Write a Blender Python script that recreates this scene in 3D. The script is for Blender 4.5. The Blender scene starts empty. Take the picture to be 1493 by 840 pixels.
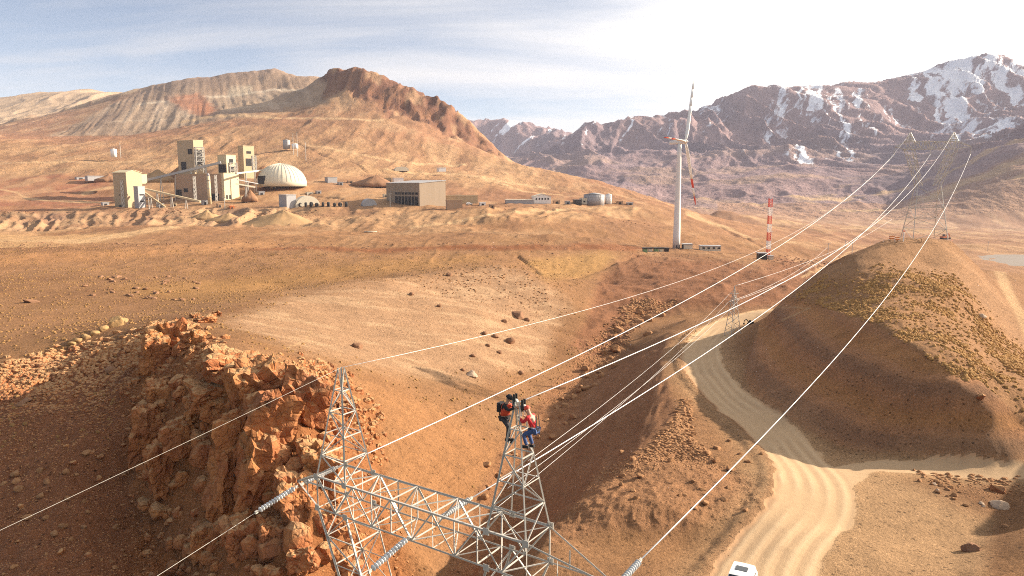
import bpy, math, random
import numpy as np
from mathutils import Vector, Matrix

# ------------------------------------------------------------------ camera, sky, sun, exposure
R = math.radians
random.seed(7)
rng = np.random.default_rng(11)
SC = bpy.context.scene
COL = SC.collection
CZ = 40.0                       # camera height above the datum
PITCH = R(8.0)
F = 1066.0                      # focal length in photograph pixels (1493 wide)
SUN_AZ, SUN_EL = R(73), R(22)   # clockwise from the view direction (+Y)
HAZE_BOX = True

cam = bpy.data.cameras.new('camera')
cam.sensor_width = 36.0
cam.lens = 36.0 * F / 1493.0
cam.clip_start = 0.5
cam.clip_end = 60000
camo = bpy.data.objects.new('camera', cam)
camo.location = (0, 0, CZ)
camo.rotation_euler = (R(90) - PITCH, 0, 0)
COL.objects.link(camo)
SC.camera = camo

SUN_DIR = Vector((math.sin(SUN_AZ) * math.cos(SUN_EL), math.cos(SUN_AZ) * math.cos(SUN_EL), math.sin(SUN_EL)))
sl = bpy.data.lights.new('sun', 'SUN')
sl.energy = 5.0
sl.angle = R(0.53)
sl.color = (1.0, 0.86, 0.68)
so = bpy.data.objects.new('sun', sl)
so.rotation_euler = SUN_DIR.to_track_quat('Z', 'Y').to_euler()
so.location = (200, 100, 300)
COL.objects.link(so)

W = bpy.data.worlds.new('World')
SC.world = W
W.use_nodes = True
wn, wl = W.node_tree.nodes, W.node_tree.links
wn.clear()
def wnode(t, **k):
    n = wn.new(t)
    for a, b in k.items():
        setattr(n, a, b)
    return n
def wmath(op, a, b=None, clamp=False):
    n = wnode('ShaderNodeMath', operation=op, use_clamp=clamp)
    for i, v in enumerate((a, b)):
        if v is None: continue
        if isinstance(v, (int, float)): n.inputs[i].default_value = v
        else: wl.new(v, n.inputs[i])
    return n.outputs[0]
sky = wnode('ShaderNodeTexSky', sky_type='NISHITA')
sky.sun_disc = False
sky.sun_elevation = SUN_EL
sky.sun_rotation = SUN_AZ
sky.altitude = 4000
sky.air_density = 1.1
sky.dust_density = 1.6
tc = wnode('ShaderNodeTexCoord')
nrm = wnode('ShaderNodeVectorMath', operation='NORMALIZE')
wl.new(tc.outputs['Generated'], nrm.inputs[0])
sep = wnode('ShaderNodeSeparateXYZ')
wl.new(nrm.outputs[0], sep.inputs[0])
# project directions on a high cloud plane so the veil streaks run towards the horizon
zz = wmath('ADD', wmath('MAXIMUM', sep.outputs[2], 0.0), 0.12)
cmb = wnode('ShaderNodeCombineXYZ')
wl.new(wmath('DIVIDE', sep.outputs[0], zz), cmb.inputs[0])
wl.new(wmath('DIVIDE', sep.outputs[1], zz), cmb.inputs[1])
mp = wnode('ShaderNodeMapping')
mp.inputs['Rotation'].default_value = (0, 0, R(28))
mp.inputs['Scale'].default_value = (0.30, 0.85, 1)
mp.inputs['Location'].default_value = (1.7, 0.4, 0)
wl.new(cmb.outputs[0], mp.inputs[0])
nz = wnode('ShaderNodeTexNoise')
nz.inputs['Scale'].default_value = 1.5
nz.inputs['Detail'].default_value = 7
nz.inputs['Roughness'].default_value = 0.55
nz.inputs['Distortion'].default_value = 0.4
wl.new(mp.outputs[0], nz.inputs['Vector'])
dt = wnode('ShaderNodeVectorMath', operation='DOT_PRODUCT')
wl.new(nrm.outputs[0], dt.inputs[0])
dt.inputs[1].default_value = SUN_DIR
ang = wmath('ARCCOSINE', dt.outputs['Value'])          # angle to the sun
near = wmath('SUBTRACT', 1.0, wmath('DIVIDE', ang, R(135)), True)
# thin veil: cover grows towards the sun, broken up by noise
cov = wmath('ADD', wmath('MULTIPLY', wmath('SUBTRACT', nz.outputs['Fac'], 0.5), 2.9),
            wmath('SUBTRACT', wmath('MULTIPLY', near, 2.9), 0.74), True)
mix = wnode('ShaderNodeMix', data_type='RGBA')
wl.new(cov, mix.inputs['Factor'])
skt = wnode('ShaderNodeVectorMath', operation='MULTIPLY')
skt.inputs[1].default_value = (0.80, 0.70, 0.62)
wl.new(sky.outputs[0], skt.inputs[0])
wl.new(skt.outputs[0], mix.inputs['A'])
glow = wmath('ADD', 3.7, wmath('MULTIPLY', wmath('POWER', near, 3.0), 9.0))
gc = wnode('ShaderNodeVectorMath', operation='SCALE')
gc.inputs[0].default_value = (1.0, 0.965, 0.92)
wl.new(glow, gc.inputs['Scale'])
wl.new(gc.outputs[0], mix.inputs['B'])
bg = wnode('ShaderNodeBackground')
bg.inputs['Strength'].default_value = 0.092
wl.new(mix.outputs['Result'], bg.inputs['Color'])
out = wnode('ShaderNodeOutputWorld')
wl.new(bg.outputs[0], out.inputs['Surface'])

SC.view_settings.view_transform = 'Standard'
SC.view_settings.look = 'None'
SC.view_settings.exposure = 1.36
SC.view_settings.gamma = 1.0
SC.render.engine = 'CYCLES'
SC.cycles.use_denoising = False
SC.cycles.filter_width = 1.05
SC.cycles.max_bounces = 5
SC.cycles.diffuse_bounces = 3
SC.cycles.volume_bounces = 0

# ------------------------------------------------------------------ pixel <-> world
CP, SP = math.cos(PITCH), math.sin(PITCH)
def P(px, py, Y=None, z=None):
    """world point seen at photograph pixel px,py at forward distance Y, or at height z (relative to the camera)"""
    u = (px - 746.5) / F; v = (420 - py) / F
    fy = CP + v * SP; fz = -SP + v * CP
    s = Y / fy if Y is not None else z / fz
    return (u * s, fy * s, fz * s + CZ)
def project(x, y, z):
    zr = z - CZ
    d = y * CP - zr * SP
    d = np.where(d > 0.5, d, 0.5)
    return 746.5 + F * x / d, 420 - F * (y * SP + zr * CP) / d

# ------------------------------------------------------------------ numpy noise
def _hash(ix, iy, seed):
    h = (ix.astype(np.uint32) * np.uint32(374761393) + iy.astype(np.uint32) * np.uint32(668265263) + np.uint32((seed * 362437 + 12345) & 0xffffffff))
    h = (h ^ (h >> np.uint32(13))) * np.uint32(1274126177)
    h = h ^ (h >> np.uint32(16))
    return (h & np.uint32(0xffff)).astype(np.float32) / 65535.0
def vnoise(x, y, seed=0):
    """smooth value noise in -1..1"""
    fx = np.floor(x); fy = np.floor(y)
    ix = fx.astype(np.int64); iy = fy.astype(np.int64)
    tx = (x - fx).astype(np.float32); ty = (y - fy).astype(np.float32)
    tx = tx * tx * tx * (tx * (tx * 6 - 15) + 10); ty = ty * ty * ty * (ty * (ty * 6 - 15) + 10)
    a = _hash(ix, iy, seed); b = _hash(ix + 1, iy, seed); c = _hash(ix, iy + 1, seed); d = _hash(ix + 1, iy + 1, seed)
    return ((a + (b - a) * tx) * (1 - ty) + (c + (d - c) * tx) * ty) * 2 - 1
def fbm(x, y, octs=4, seed=0, gain=0.5, lac=2.03):
    r = np.zeros(np.shape(x), np.float32); a = 1.0; t = 0
    c, s = math.cos(0.7), math.sin(0.7)
    for i in range(octs):
        r += a * vnoise(x, y, seed + i * 17); t += a
        x, y = (x * c - y * s) * lac, (x * s + y * c) * lac
        a *= gain
    return r / t
def ridged(x, y, octs=4, seed=0, gain=0.5):
    r = np.zeros(np.shape(x), np.float32); a = 1.0; t = 0
    c, s = math.cos(0.35), math.sin(0.35)
    for i in range(octs):
        r += a * (1 - np.abs(vnoise(x, y, seed + i * 31))) ** 2; t += a
        x, y = (x * c - y * s) * 2.07, (x * s + y * c) * 2.07
        a *= gain
    return r / t
def sstep(a, b, x):
    t = np.clip((x - a) / (b - a), 0, 1)
    return t * t * (3 - 2 * t)
def _hash3(ix, iy, iz, seed):
    h = (ix.astype(np.uint32) * np.uint32(374761393) + iy.astype(np.uint32) * np.uint32(668265263) + iz.astype(np.uint32) * np.uint32(2246822519) + np.uint32((seed * 362437 + 999) & 0xffffffff))
    h = (h ^ (h >> np.uint32(13))) * np.uint32(1274126177)
    h = (h ^ (h >> np.uint32(15))) * np.uint32(2246822519)
    return ((h ^ (h >> np.uint32(16))) & np.uint32(0xffff)).astype(np.float32) / 65535.0
def worley3(p, seed=0):
    """distance to nearest, second nearest cell point and a random value of the nearest cell"""
    base = np.floor(p).astype(np.int64)
    d1 = np.full(len(p), 9.0, np.float32); d2 = d1.copy(); idv = np.zeros(len(p), np.float32)
    for dx in (-1, 0, 1):
        for dy in (-1, 0, 1):
            for dz in (-1, 0, 1):
                cx, cy, cz = base[:, 0] + dx, base[:, 1] + dy, base[:, 2] + dz
                jx = _hash3(cx, cy, cz, seed); jy = _hash3(cx, cy, cz, seed + 1); jz = _hash3(cx, cy, cz, seed + 2)
                d = np.sqrt((cx + jx - p[:, 0]) ** 2 + (cy + jy - p[:, 1]) ** 2 + (cz + jz - p[:, 2]) ** 2).astype(np.float32)
                n1 = d < d1
                d2 = np.where(n1, d1, np.minimum(d2, d))
                idv = np.where(n1, _hash3(cx, cy, cz, seed + 5), idv)
                d1 = np.where(n1, d, d1)
    return d1, d2, idv
def vnoise3(p, seed=0):
    f = np.floor(p); i = f.astype(np.int64); t = (p - f).astype(np.float32); t = t * t * (3 - 2 * t)
    r = 0
    for dx in (0, 1):
        for dy in (0, 1):
            for dz in (0, 1):
                w = (t[:, 0] if dx else 1 - t[:, 0]) * (t[:, 1] if dy else 1 - t[:, 1]) * (t[:, 2] if dz else 1 - t[:, 2])
                r = r + w * _hash3(i[:, 0] + dx, i[:, 1] + dy, i[:, 2] + dz, seed)
    return r * 2 - 1

# ------------------------------------------------------------------ materials
MATS = {}
def nmat(name):
    m = bpy.data.materials.new(name); m.use_nodes = True
    nt = m.node_tree; nt.nodes.clear()
    o = nt.nodes.new('ShaderNodeOutputMaterial')
    b = nt.nodes.new('ShaderNodeBsdfPrincipled')
    nt.links.new(b.outputs[0], o.inputs['Surface'])
    MATS[name] = m
    return m, nt, b
def N(nt, t, **k):
    n = nt.nodes.new(t)
    for a, b in k.items():
        if hasattr(n, a) and a not in n.inputs: setattr(n, a, b)
        else: n.inputs[a].default_value = b
    return n
def mth(nt, op, a, b=None, clamp=False):
    n = nt.nodes.new('ShaderNodeMath'); n.operation = op; n.use_clamp = clamp
    for i, v in enumerate((a, b)):
        if v is None: continue
        if isinstance(v, (int, float)): n.inputs[i].default_value = v
        else: nt.links.new(v, n.inputs[i])
    return n.outputs[0]
def noise(nt, vec, scale, detail=4, rough=0.55):
    n = nt.nodes.new('ShaderNodeTexNoise')
    n.inputs['Scale'].default_value = scale; n.inputs['Detail'].default_value = detail; n.inputs['Roughness'].default_value = rough
    if vec is not None: nt.links.new(vec, n.inputs['Vector'])
    return n.outputs['Fac']
def scale_col(nt, col, fac):
    v = nt.nodes.new('ShaderNodeVectorMath'); v.operation = 'SCALE'
    if isinstance(col, tuple): v.inputs[0].default_value = col[:3]
    else: nt.links.new(col, v.inputs[0])
    if isinstance(fac, (int, float)): v.inputs['Scale'].default_value = fac
    else: nt.links.new(fac, v.inputs['Scale'])
    return v.outputs[0]
def ground_mat(name, scales, bump_scales, bump_dist, var=0.35, pebble=None, snow=False):
    m, nt, b = nmat(name)
    L = nt.links
    at = N(nt, 'ShaderNodeAttribute', attribute_name='Col')
    geo = N(nt, 'ShaderNodeNewGeometry')
    pos = geo.outputs['Position']
    fac = None
    for s, w in scales:
        t = mth(nt, 'MULTIPLY', mth(nt, 'SUBTRACT', noise(nt, pos, s), 0.5), w * var * 2)
        fac = t if fac is None else mth(nt, 'ADD', fac, t)
    fac = mth(nt, 'ADD', fac, 1.0)
    if pebble:
        ps, pth, pamt = pebble
        vo = N(nt, 'ShaderNodeTexVoronoi'); vo.inputs['Scale'].default_value = ps
        L.new(pos, vo.inputs['Vector'])
        pm = mth(nt, 'LESS_THAN', vo.outputs['Distance'], pth)
        sp = N(nt, 'ShaderNodeSeparateColor'); L.new(vo.outputs['Color'], sp.inputs[0])
        tone = mth(nt, 'MULTIPLY', mth(nt, 'SUBTRACT', sp.outputs[0], 0.62), pamt)
        fac = mth(nt, 'ADD', fac, mth(nt, 'MULTIPLY', tone, pm))
    c = scale_col(nt, at.outputs['Color'], fac)
    if snow:
        sa = N(nt, 'ShaderNodeAttribute', attribute_name='Snow')
        sx = N(nt, 'ShaderNodeSeparateXYZ'); L.new(pos, sx.inputs[0])
        cx = N(nt, 'ShaderNodeCombineXYZ')      # runnels: fine across the slope, long down it
        L.new(mth(nt, 'MULTIPLY', mth(nt, 'SUBTRACT', mth(nt, 'ADD', sx.outputs[0], mth(nt, 'MULTIPLY', noise(nt, pos, 0.004, 4, .6), 260.0)), mth(nt, 'MULTIPLY', sx.outputs[2], 0.7)), 0.021), cx.inputs[0])
        L.new(mth(nt, 'MULTIPLY', sx.outputs[2], 0.0042), cx.inputs[1])
        L.new(mth(nt, 'MULTIPLY', sx.outputs[1], 0.0008), cx.inputs[2])
        sn = mth(nt, 'ADD', sa.outputs['Fac'], mth(nt, 'ADD', mth(nt, 'MULTIPLY', mth(nt, 'SUBTRACT', noise(nt, cx.outputs[0], 1.0, 4, 0.6), 0.5), 1.9), mth(nt, 'MULTIPLY', mth(nt, 'SUBTRACT', noise(nt, pos, 0.03, 4, 0.6), 0.5), 0.35)))
        sf = mth(nt, 'MULTIPLY', mth(nt, 'SUBTRACT', sn, 0.5), 6.0, True)
        mx = nt.nodes.new('ShaderNodeMix'); mx.data_type = 'RGBA'
        L.new(sf, mx.inputs['Factor']); L.new(c, mx.inputs['A'])
        mx.inputs['B'].default_value = (0.80, 0.82, 0.86, 1)
        c = mx.outputs['Result']
    L.new(c, b.inputs['Base Color'])
    b.inputs['Roughness'].default_value = 0.95
    b.inputs['Specular IOR Level'].default_value = 0.1
    h = None
    for s, w in bump_scales:
        t = mth(nt, 'MULTIPLY', noise(nt, pos, s, 5, 0.6), w)
        h = t if h is None else mth(nt, 'ADD', h, t)
    if pebble:
        h = mth(nt, 'SUBTRACT', h, mth(nt, 'MULTIPLY', mth(nt, 'MINIMUM', vo.outputs['Distance'], pth * 1.4), 0.25 / ps / bump_dist * 0.8))
    bp = N(nt, 'ShaderNodeBump'); bp.inputs['Strength'].default_value = 1.0; bp.inputs['Distance'].default_value = bump_dist
    L.new(h, bp.inputs['Height']); L.new(bp.outputs[0], b.inputs['Normal'])
    return m
def plain(name, col, rough=0.6, metal=0.0, var=0.12, scale=3.0, bump=0.0, spec=0.4, streak=None):
    m, nt, b = nmat(name)
    tcn = N(nt, 'ShaderNodeTexCoord')
    vec = tcn.outputs['Object']
    if streak:
        mpn = nt.nodes.new('ShaderNodeMapping'); mpn.inputs['Scale'].default_value = streak
        nt.links.new(vec, mpn.inputs[0]); vec = mpn.outputs[0]
    f = noise(nt, vec, scale, 5, 0.6)
    fac = mth(nt, 'ADD', 1.0, mth(nt, 'MULTIPLY', mth(nt, 'SUBTRACT', f, 0.5), var * 2.5))
    nt.links.new(scale_col(nt, col, fac), b.inputs['Base Color'])
    b.inputs['Roughness'].default_value = rough; b.inputs['Metallic'].default_value = metal
    b.inputs['Specular IOR Level'].default_value = spec
    if bump:
        bp = N(nt, 'ShaderNodeBump'); bp.inputs['Strength'].default_value = 0.6; bp.inputs['Distance'].default_value = bump
        nt.links.new(noise(nt, tcn.outputs['Object'], scale * 3, 5, 0.6), bp.inputs['Height']); nt.links.new(bp.outputs[0], b.inputs['Normal'])
    return m

# ------------------------------------------------------------------ terrain: control lines -> interpolated relief
CTRL = []
def ln(*pts, step=None):
    """polyline of control points: (px,py,Y) / (px,py,None,z) from the photograph or ('w',x,y,z) in metres"""
    w = []
    for p in pts:
        if p[0] == 'w': w.append((p[1], p[2], p[3] + CZ))
        elif len(p) == 4: w.append(P(p[0], p[1], z=p[3]))
        else: w.append(P(p[0], p[1], Y=p[2]))
    res = [w[0]]
    for a, b in zip(w, w[1:]):
        if step:
            la = np.array([a[0] / a[1], math.log(a[1])]); lb = np.array([b[0] / b[1], math.log(b[1])])
            n = max(1, int(np.linalg.norm(lb - la) / step))
            for i in range(1, n):
                t = i / n
                res.append(tuple(a[k] + (b[k] - a[k]) * t for k in range(3)))
        res.append(b)
    CTRL.extend(res)
def pts(*p):
    for q in p: ln(q)
def zs(z, *pp):
    for q in pp: ln((q[0], q[1], None, z))

# valley floor, road platform
zs(-31, (1075, 832), (1200, 838), (1400, 836), (1280, 800), (1150, 800))
zs(-32, (950, 815), (860, 815), (1300, 740), (1200, 710), (1230, 770))
zs(-32.6, (1200, 690), (1400, 745), (1350, 695), (1280, 690), (1493, 700), (1420, 715))
zs(-33, (1150, 640), (1120, 605), (1080, 650))
zs(-33.6, (1050, 580), (1020, 545), (1045, 600))
zs(-34.4, (1040, 500), (1015, 510), (1075, 490), (1100, 470))
zs(-35, (1125, 452), (1060, 462), (1000, 462))
zs(-36, (1000, 430), (1060, 425), (1120, 425))
for w in ((5, 40, -31), (22, 40, -31), (40, 42, -31), (62, 50, -31), (-3, 27, -31), (0, 12, -31), (30, 12, -31), (-12, 12, -32), (80, 60, -31), (60, 20, -31)):
    ln(('w',) + w)
# ditch and berm in the lower right
ln((1395, 800, None, -32.3), (1440, 775, None, -33.2), (1475, 740, None, -33.4), step=0.05)
ln((1420, 838, None, -30.6), (1470, 800, None, -30.6), (1493, 790, None, -30.2), (1540, 770, None, -30), step=0.05)
# platform edge above the gully
ln((980, 478, None, -34.3), (966, 540, None, -33.5), (985, 600, None, -32.8), (950, 640, None, -32.2), (900, 690, None, -31.8), (850, 730, None, -31.8), (800, 790, None, -32), (760, 850, None, -32), step=0.025)
# rubble spoil bank
ln((880, 738, None, -30.9), (960, 742, None, -30.8), (1010, 735, None, -30.9), (1060, 705, None, -31.2), (1110, 730, None, -31.4), step=0.025)
ln((850, 800, None, -32.5), (910, 792, None, -32.7), (1000, 790, None, -32.7), (1060, 775, None, -32.2), (1140, 770, None, -31.6), step=0.025)
zs(-31.8, (1000, 660), (1060, 660), (1120, 690))
zs(-31.0, (930, 700), (985, 690))
# gully bottom
ln((985, 430, None, -36.5), (940, 455, None, -39), (880, 520, None, -43.5), (820, 590, None, -43.5), (780, 640, None, -43.5), (720, 730, None, -43), (670, 820, None, -41.5), ('w', -13, 60, -40), ('w', -18, 42, -37), ('w', -14, 28, -34), step=0.06)
# spur crest and its sunlit flank
ln((255, 478, 112), (300, 455, 135), (420, 430, 165), (560, 405, 205), (650, 393, 230), (730, 385, 250), (790, 405, 236), (838, 440, 216), step=0.05)
ln((828, 470, 203), (835, 505, 182))
pts((540, 480, 150), (540, 540, 118), (560, 600, 100), (560, 700, 80), (580, 780, 71), (700, 450, 185), (700, 520, 150), (700, 600, 122), (690, 660, 106),
    (620, 640, 99), (640, 740, 84), (620, 820, 71), (640, 430, 205), (760, 430, 215), (780, 480, 190), (770, 560, 152), (420, 480, 128), (430, 520, 102), (480, 560, 92))
# rocky outcrop: knob and cliff
ln((210, 510, 95), (250, 490, 100), (300, 535, 78), (340, 548, 74), (400, 545, 74), (450, 560, 76), step=0.06)
pts((200, 545, 98), (195, 600, 92), (195, 680, 83), (200, 760, 76), (250, 840, 66), (280, 610, 77), (290, 690, 73), (295, 770, 67.5), (370, 600, 69.5), (380, 700, 65), (370, 800, 59.5),
    (460, 610, 70), (480, 680, 66), (470, 760, 61), (440, 840, 57), (520, 640, 83), (530, 740, 70), (530, 830, 61))
# left flank falling away
pts((0, 480, 137), (100, 520, 115), (150, 560, 100), (0, 560, 103), (100, 600, 92), (0, 640, 88), (0, 740, 75), (100, 700, 77), (0, 840, 63.5), (120, 810, 65), (140, 640, 85), (-150, 560, 106), (-150, 700, 82), (-150, 830, 66))
for w in ((-110, 60, -36), (-130, 90, -31), (-150, 120, -28.5), (-170, 170, -27.5), (-45, 42, -37.5), (-30, 28, -36), (-60, 30, -40), (-25, 12, -36)):
    ln(('w',) + w)
# plain behind
zs(-27.3, (100, 440), (250, 430), (50, 405), (200, 405), (350, 405), (450, 388), (150, 470), (240, 455))
zs(-28.6, (560, 382), (650, 374), (730, 372), (480, 398), (400, 415))
for w in ((-40, 222, -28.6), (-20, 262, -29.2), (0, 275, -30.5), (-62, 195, -28.2), (18, 262, -32)): ln(('w',) + w)
ln((-60, 392, None, -26.8), (0, 388, None, -26.8), (200, 375, None, -26.6), (400, 363, None, -26.6), (600, 363, None, -27), (760, 362, None, -27.5), (880, 362, None, -29), step=0.05)
ln((-60, 372, None, -24.6), (0, 369, None, -24.6), (200, 356, None, -24.6), (400, 349, None, -25), (600, 356, None, -26), (760, 358, None, -27.2), (880, 352, None, -28), step=0.05)
zs(-25.6, (0, 350), (100, 345), (200, 338), (280, 333), (360, 340), (450, 340), (560, 342), (680, 345), (800, 345))
# dark flat right of the spur and low ground towards the turbine
zs(-31.5, (790, 385), (850, 378)); zs(-35, (820, 403), (870, 395)); zs(-36, (950, 400), (1030, 390)); zs(-38, (890, 415), (885, 448), (860, 462)); zs(-35, (930, 375))
ln((905, 364, None, -35.4), (985, 362, None, -36), (1060, 366, None, -36), (1119, 376, None, -36.5), (1180, 385, None, -39), step=0.06)
zs(-38.5, (1170, 440), (1200, 415)); zs(-36.5, (1120, 400))
pts((985, 338, 560), (940, 330, 600), (1060, 345, 640), (1119, 352, 600), (1200, 360, 640), (1250, 360, 640))
# mine terrace: toe, crest, yard
ln((-80, 338, None, -27), (0, 337, None, -27), (100, 338, None, -27), (170, 331, None, -27), (300, 329, None, -26.5), (400, 328, None, -26), (500, 335, None, -26), (600, 331, None, -26), (700, 331, None, -26), (800, 329, None, -26), (900, 322, None, -27), step=0.05)
ln((-80, 308, None, -20.5), (0, 307, None, -20.5), (100, 305, None, -20.5), (170, 305, None, -20), (300, 302, None, -19.5), (360, 303, None, -19.5), (420, 302, None, -19.5), (560, 303, None, -19.5), (650, 303, None, -19.5), (700, 308, None, -19), (790, 299, None, -19), (880, 298, None, -19), (940, 300, None, -21), step=0.05)
pts((0, 290, 720), (100, 288, 740), (200, 286, 780), (300, 290, 745), (300, 276, 800), (200, 262, 860), (60, 262, 860), (400, 272, 770), (415, 262, 830), (500, 283, 740), (500, 262, 850),
    (600, 286, 760), (600, 270, 850), (700, 290, 760), (700, 278, 860), (800, 287, 860), (880, 286, 880), (960, 296, 900), (1010, 312, 860), (-80, 262, 860))
# slope of the mine hill
pts((-80, 230, 1000), (20, 232, 1000), (100, 230, 1000), (300, 222, 1050), (450, 222, 1050), (550, 230, 1050), (650, 238, 1130), (700, 250, 1060), (760, 268, 1020), (850, 276, 1000), (600, 200, 1220), (500, 180, 1250),
    (420, 195, 1180), (560, 160, 1380), (640, 200, 1290), (300, 200, 1150), (120, 212, 1130))
ln((-90, 205, 1180), (0, 203, 1200), (80, 198, 1400), (200, 195, 1380), (300, 180, 1380), (360, 166, 1420), (440, 158, 1450), (470, 150, 1480), step=0.05)
# waste dump crest and benches
ln((80, 192, 1500), (130, 172, 1640), (190, 141, 1840), (230, 117, 1950), (290, 108, 1980), (400, 105, 1980), (465, 110, 1900), step=0.04)
ln((200, 150, 1760), (260, 143, 1760), (330, 140, 1780), (400, 130, 1820), (460, 130, 1760), step=0.04)
ln((150, 178, 1540), (250, 170, 1520), (330, 160, 1530), (420, 148, 1560), step=0.05)
# far pale ridge on the left
ln((-100, 160, 2900), (0, 150, 3000), (60, 143, 3000), (120, 137, 3000), (180, 138, 2950), step=0.05)
ln((-100, 195, 2000), (0, 184, 2200), (100, 172, 2300), step=0.06)
ln(('w', -2600, 3600, 150), ('w', -1800, 3400, 190), ('w', -1200, 3300, 230), step=0.08)
# red peak and its ridge running down to the right
ln((465, 112, 1560), (490, 103, 1540), (520, 97, 1520), (560, 108, 1500), (590, 125, 1490), (620, 143, 1470), (650, 158, 1460), (685, 178, 1430), (705, 205, 1400), (720, 226, 1370), (760, 240, 1320), (830, 258, 1240), (900, 272, 1160), (960, 292, 1040), (1000, 308, 940), step=0.03)
ln(('w', -380, 2300, 60), ('w', -150, 1900, -10), ('w', 0, 1750, -60), ('w', 150, 1600, -80), ('w', 280, 1400, -80), ('w', 360, 1200, -70), step=0.05)
pts((560, 135, 1440), (600, 165, 1390), (520, 140, 1420), (480, 145, 1420))
# right hill with its cut face
ln((1288, 349, 164), (1325, 345, 165), (1385, 347, 165), step=0.02)
ln((1288, 349, 163), (1236, 373, 160), (1192, 398, 158), (1145, 436, 156), (1115, 470, 152), (1095, 505, 141), (1084, 545, None, -32.4), step=0.04)
ln((1150, 452, 146), (1185, 466, 131), (1225, 470, 119), (1265, 476, 112), (1300, 492, 104.5), (1350, 522, 95), (1400, 560, 89), (1450, 605, 86), (1493, 643, 84.5), (1540, 690, 82), step=0.025)
ln((1088, 562, None, -33.2), (1105, 590, None, -33.2), (1150, 622, None, -33), (1220, 645, None, -33), (1300, 664, None, -32.8), (1400, 674, None, -32.6), (1493, 681, None, -32.5), (1560, 690, None, -32.3), step=0.025)
pts((1300, 410, 136), (1400, 430, 131), (1350, 460, 115), (1400, 500, 103.5), (1450, 540, 96.5), (1493, 575, 90), (1400, 380, 153), (1260, 420, 137), (1220, 430, 141), (1350, 385, 151))
ln((1400, 362, 170), (1440, 400, 172), (1470, 450, 148), (1493, 490, 133), (1540, 545, 116), step=0.05)
ln((1430, 392, 205), (1465, 400, 200), (1493, 440, 165), (1530, 480, 145), step=0.05)
ln((1493, 400, 222), (1530, 430, 190))
for w in ((150, 130, -22), (200, 160, -26), (250, 250, -40), (90, 80, -13), (102, 72, -12), (84, 68, -17), (78, 58, -25), (112, 86, -11), (120, 60, -18), (74, 70, -26), (95, 100, -20), (140, 100, -15), (120, 45, -25)):
    ln(('w',) + w)
# hollow behind the hill, far valley
for w in ((60, 230, -38), (90, 215, -36), (120, 230, -40), (130, 300, -50), (180, 260, -44), (240, 420, -72), (330, 330, -60)):
    ln(('w',) + w)
pts((1200, 350, 900), (1150, 333, 1200), (1250, 330, 1800), (1300, 340, 1100), (1100, 315, 1500), (1050, 305, 1400), (1350, 338, 1700), (1430, 352, 1000), (1493, 352, 1100), (1460, 376, 760), (1430, 334, 1600), (1493, 330, 1900), (1400, 362, 820), (1560, 360, 900), (1600, 320, 2000))
# snowy range: crest, faces, foot
ln((1000, 158, 5000), (1040, 147, 5000), (1080, 132, 5000), (1110, 127, 5000), (1160, 125, 5000), (1220, 122, 5050), (1300, 115, 5100), (1340, 112, 5000), (1370, 103, 5000), (1400, 93, 5000), (1430, 84, 5000), (1450, 78, 5000), (1470, 86, 5000), (1493, 96, 5000), (1560, 100, 5000), (1700, 120, 5000), step=0.04)
ln((845, 186, 4700), (870, 175, 4700), (920, 163, 4700), (950, 162, 4800), (1000, 158, 5000), step=0.04)
ln((620, 190, 6600), (690, 176, 6500), (740, 172, 6400), (780, 183, 6300), (820, 190, 6300), (850, 190, 6300), step=0.04)
ln((850, 185, 4650), (810, 215, 4300), (770, 243, 3900), (740, 262, 3400), step=0.05)
ln((760, 215, 5600), (800, 225, 5200))
pts((700, 230, 5200), (890, 200, 4300), (870, 240, 3700), (900, 270, 3100), (960, 200, 4200), (960, 250, 3400), (1000, 290, 2600), (1050, 240, 3500), (1100, 200, 4100), (1100, 270, 2700), (1170, 180, 4400), (1200, 240, 3300),
    (1250, 200, 4000), (1300, 250, 3000), (1180, 300, 2300), (1300, 160, 4600), (1380, 160, 4500), (1450, 150, 4500), (1390, 195, 3900), (1340, 200, 3900), (1250, 290, 2400), (1040, 305, 2000), (960, 300, 2000))
ln((1600, 130, 2600), (1493, 172, 2650), (1420, 200, 2700), (1385, 215, 2750), (1330, 262, 2600), (1300, 300, 2350), step=0.05)
pts((1450, 250, 2300), (1493, 280, 2100), (1400, 300, 2100))
for w in ((-9000, 9000, 100), (-4000, 9000, 100), (0, 9200, 200), (3000, 9000, 300), (9000, 9000, 300), (-5000, 4000, 120), (2600, 7500, 300), (1000, 7800, 200), (3800, 4000, 450), (3000, 2000, 100), (6000, 5500, 500), (-900, 5000, 60), (-250, 6000, 150), (-2500, 6000, 60), (-1200, 900, 20), (-2500, 1500, 60), (1500, 1000, -70)):
    ln(('w',) + w)

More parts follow.
